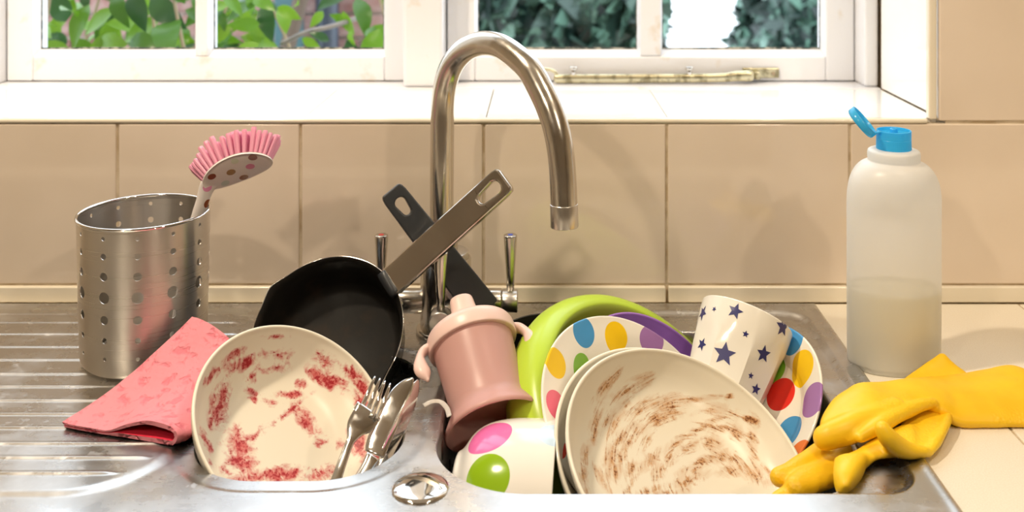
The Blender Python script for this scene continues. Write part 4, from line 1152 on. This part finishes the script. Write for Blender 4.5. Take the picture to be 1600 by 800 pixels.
v, f = oval(lq, 64, .65); mesh('liquid', v, f, M_liquid, bt)['label'] = 'cloudy cream liquid filling the lower part'
cz = Hs-.0008
v, f = lathe([(0, cz+.0150), (.0035, cz+.0150), (.0035, cz+.0190), (.0028, cz+.0200), (.0018, cz+.0200), (.0018, cz+.0190), (.0018, cz+.0150), (.0100, cz+.0148), (.0142, cz+.0150), (.0146, cz+.0182), (.0156, cz+.0182), (.0158, cz+.0178), (.0158, cz+.0105), (.0156, cz+.0103), (.0158, cz+.0100), (.0160, cz+.001), (.0156, cz), (.0, cz)], 56)
cap = mesh('cap', v, f, M_cap, bt, smooth=False); bevelled(cap, .0002, 1)
hl = P(1346, 191, .960)-Vector((bx0+.0005, by0, 0))
v, f = lathe([(0, 0), (.0142, 0), (.0156, .0008), (.0160, .0022), (.0160, .0070), (.0152, .0074), (.0146, .0070), (.0144, .0026), (.006, .0022), (.0042, .0024), (.0040, .0052), (.0030, .0054), (.0028, .0024), (0, .0022)], 48)
flp = mesh('flip_lid', v, f, M_cap, cap); flp.matrix_basis = axis_frame(hl+Vector((-.0022, 0, -.0024)), (.72, -.22, .66), (0, 1, 0))
hg = round_tube([P(1362, 206, .958)-Vector((bx0+.0005, by0, 0)), P(1368, 207, .957)-Vector((bx0+.0005, by0, 0)), P(1374, 206, .957)-Vector((bx0+.0005, by0, 0))], [(.0028, .0010), (.0022, .0007), (.0028, .001)], 8, 3)
mesh('hinge', *hg, M_cap, cap)

# ------------------------------------------------------------------ rubber gloves
def sheet(st, segs=22, n=7, e=2.4):
    "pillow between two edges: stations (x, y, Y of one edge, x, y, Y of the other, half thickness)"
    A = spline([P(a, b, c) for a, b, c, *_ in st], n); B = spline([P(d, e_, f) for _, _, _, d, e_, f, _ in st], n)
    H_ = [v_[0] for v_ in spline([Vector((q[6], 0, 0)) for q in st], n)]; V, Fc = [], []; m = len(A)
    for i in range(m):
        c = (A[i]+B[i])/2; ex = (A[i]-B[i])/2
        t = ((A[min(i+1, m-1)]+B[min(i+1, m-1)])-(A[max(i-1, 0)]+B[max(i-1, 0)])).normalized(); nn = t.cross(ex).normalized()
        k = .35 if i in (0, m-1) else (.75 if i in (1, m-2) else 1)
        for j in range(segs):
            a = 2*math.pi*j/segs; u, v_ = math.cos(a), math.sin(a)
            u = math.copysign(abs(u)**(2/e), u); v_ = math.copysign(abs(v_)**(2/2.0), v_)
            V.append(c+ex*u+nn*H_[i]*k*v_)
    for i in range(m-1):
        for j in range(segs):
            j2 = (j+1) % segs; Fc.append((i*segs+j, i*segs+j2, (i+1)*segs+j2, (i+1)*segs+j))
    Fc += [tuple(range(segs-1, -1, -1)), tuple(range((m-1)*segs, m*segs))]
    return V, Fc
def finger(pts, rad, up=(0, -.4, .9)): return round_tube([P(*p) for p in pts], rad, 18, 6, up=up)
def glove(name, label, pieces, voxel=.0017, seed=0.):
    o = mesh(name, *join(*pieces), M_rubber)
    bm = bmesh.new(); bm.from_mesh(o.data); bmesh.ops.recalc_face_normals(bm, faces=bm.faces); bm.to_mesh(o.data); bm.free()
    m = o.modifiers.new('r', 'REMESH'); m.mode = 'VOXEL'; m.voxel_size = voxel; m.use_smooth_shade = True
    s_ = o.modifiers.new('s', 'SMOOTH'); s_.iterations = 4; s_.factor = .5
    bpy.context.view_layer.update()
    me = bpy.data.meshes.new_from_object(o.evaluated_get(bpy.context.evaluated_depsgraph_get())); o.modifiers.clear(); o.data = me
    me.update(); no = [v_.normal.copy() for v_ in me.vertices]       # soft creases of thin rubber
    for v_, n_ in zip(me.vertices, no):
        p = v_.co; w = noise.noise(Vector((p.x*16+seed, p.y*48, p.z*30)))*.0013+noise.noise(Vector((p.x*60+seed, p.y*60, p.z*60)))*.0005
        v_.co = p+n_*w
    me.polygons.foreach_set('use_smooth', [True]*len(me.polygons))
    return tag(o, label, 'glove', 'yellow rubber gloves')
gA = glove('rubber_glove', 'upper yellow rubber glove with its cuff reaching the right edge', [
    sheet([(1640, 600, .905, 1660, 668, .838, .009), (1584, 574, .917, 1600, 666, .840, .009), (1540, 580, .915, 1545, 665, .840, .0095), (1480, 588, .906, 1500, 663, .840, .0095), (1440, 593, .897, 1470, 645, .843, .0095),
           (1405, 600, .888, 1436, 634, .846, .0095), (1374, 604, .880, 1408, 648, .832, .0100), (1342, 602, .868, 1372, 668, .812, .0110), (1312, 620, .853, 1340, 687, .800, .0110), (1293, 645, .838, 1314, 694, .800, .0100), (1280, 668, .824, 1292, 694, .806, .0085)]),
    # folded ridge down the back of the hand
    finger([(1458, 629, .846, ), (1430, 636, .838), (1400, 650, .824), (1370, 668, .808), (1345, 683, .800)], [(.0035, .0035), (.005, .005), (.006, .006), (.006, .006), (.005, .005)]),
    # first finger lying across, blunt end at the left
    finger([(1400, 640, .835), (1362, 653, .823), (1325, 668, .812), (1300, 679, .808), (1288, 684, .808)], [(.0090, .0085), (.0105, .0100), (.0108, .0105), (.0104, .0102), (.0095, .0095)]),
    # palm turned under, dropping into the basin
    sheet([(1420, 645, .850, 1400, 680, .835, .004), (1370, 660, .848, 1365, 702, .822, .004), (1330, 672, .845, 1330, 722, .812, .004), (1298, 690, .838, 1300, 738, .800, .004), (1276, 704, .825, 1284, 742, .795, .004)]),
    finger([(1300, 700, .832), (1277, 709, .818), (1255, 724, .803), (1234, 739, .792), (1218, 746, .787)], [(.010, .0045), (.0085, .0065), (.0080, .0075), (.0078, .0074), (.0074, .0072)]),
    finger([(1300, 700, .834), (1290, 712, .822), (1278, 730, .806)], [(.006, .003), (.006, .003), (.005, .003)]),
    finger([(1312, 728, .806), (1285, 742, .792), (1258, 753, .778), (1243, 761, .770)], [(.0110, .0045), (.0115, .0060), (.0105, .0080), (.0092, .0085)]),
    finger([(1262, 752, .785), (1240, 768, .772), (1215, 783, .764)], [(.0060, .004), (.0075, .006), (.0065, .006)]),
], seed=1.3)
gB = glove('rubber_glove', 'lower yellow rubber glove crumpled beneath the other on the sink edge', [
    sheet([(1468, 551, .925, 1476, 551, .925, .0030), (1442, 570, .918, 1492, 567, .919, .0050), (1410, 594, .907, 1514, 587, .910, .0060), (1405, 620, .885, 1500, 615, .888, .0055), (1412, 650, .850, 1486, 644, .852, .0050), (1405, 668, .832, 1476, 664, .832, .0050),
           (1400, 690, .812, 1462, 690, .808, .0050), (1396, 708, .797, 1450, 709, .790, .0042)]),
    # rolled edge of the crumpled palm
    finger([(1484, 642, .851), (1478, 660, .832), (1464, 688, .806), (1450, 708, .790)], [(.0035, .003), (.004, .0035), (.004, .0035), (.003, .003)]),
    # thumb turned up
    finger([(1444, 706, .789), (1420, 704, .787), (1400, 696, .785), (1386, 682, .784), (1379, 670, .785)], [(.0040, .0040), (.0070, .0060), (.0085, .0080), (.0078, .0078), (.0066, .0066)], up=(.2, -.8, .6)),
    # folded sheet running down to the hanging finger
    sheet([(1430, 660, .828, 1440, 712, .787, .004), (1400, 668, .822, 1402, 714, .785, .0045), (1372, 684, .812, 1368, 718, .782, .0045), (1345, 700, .800, 1345, 735, .772, .0045), (1318, 712, .790, 1320, 745, .765, .004)]),
    sheet([(1303, 717, .784, 1358, 709, .785, .0050), (1302, 732, .772, 1352, 730, .772, .0080), (1303, 748, .760, 1343, 750, .760, .0095), (1307, 762, .752, 1334, 764, .752, .0090), (1312, 771, .748, 1325, 772, .748, .0060)]),
], seed=7.7)

# scrap of clear film stuck on the divider
sv = [P(662, 641, .862), P(674, 635, .865), P(688, 635, .865), P(698, 645, .852), P(702, 658, .838)]
v, f = tube(spline([p+Vector((0, 0, .004)) for p in sv], 5), [(.0022, .0005)]*21, 8, up=(0, -.4, .9))
tag(mesh('film_scrap', v, f, M_scrap), 'torn scrap of clear film stuck on the steel divider between sink bowls', 'scrap')
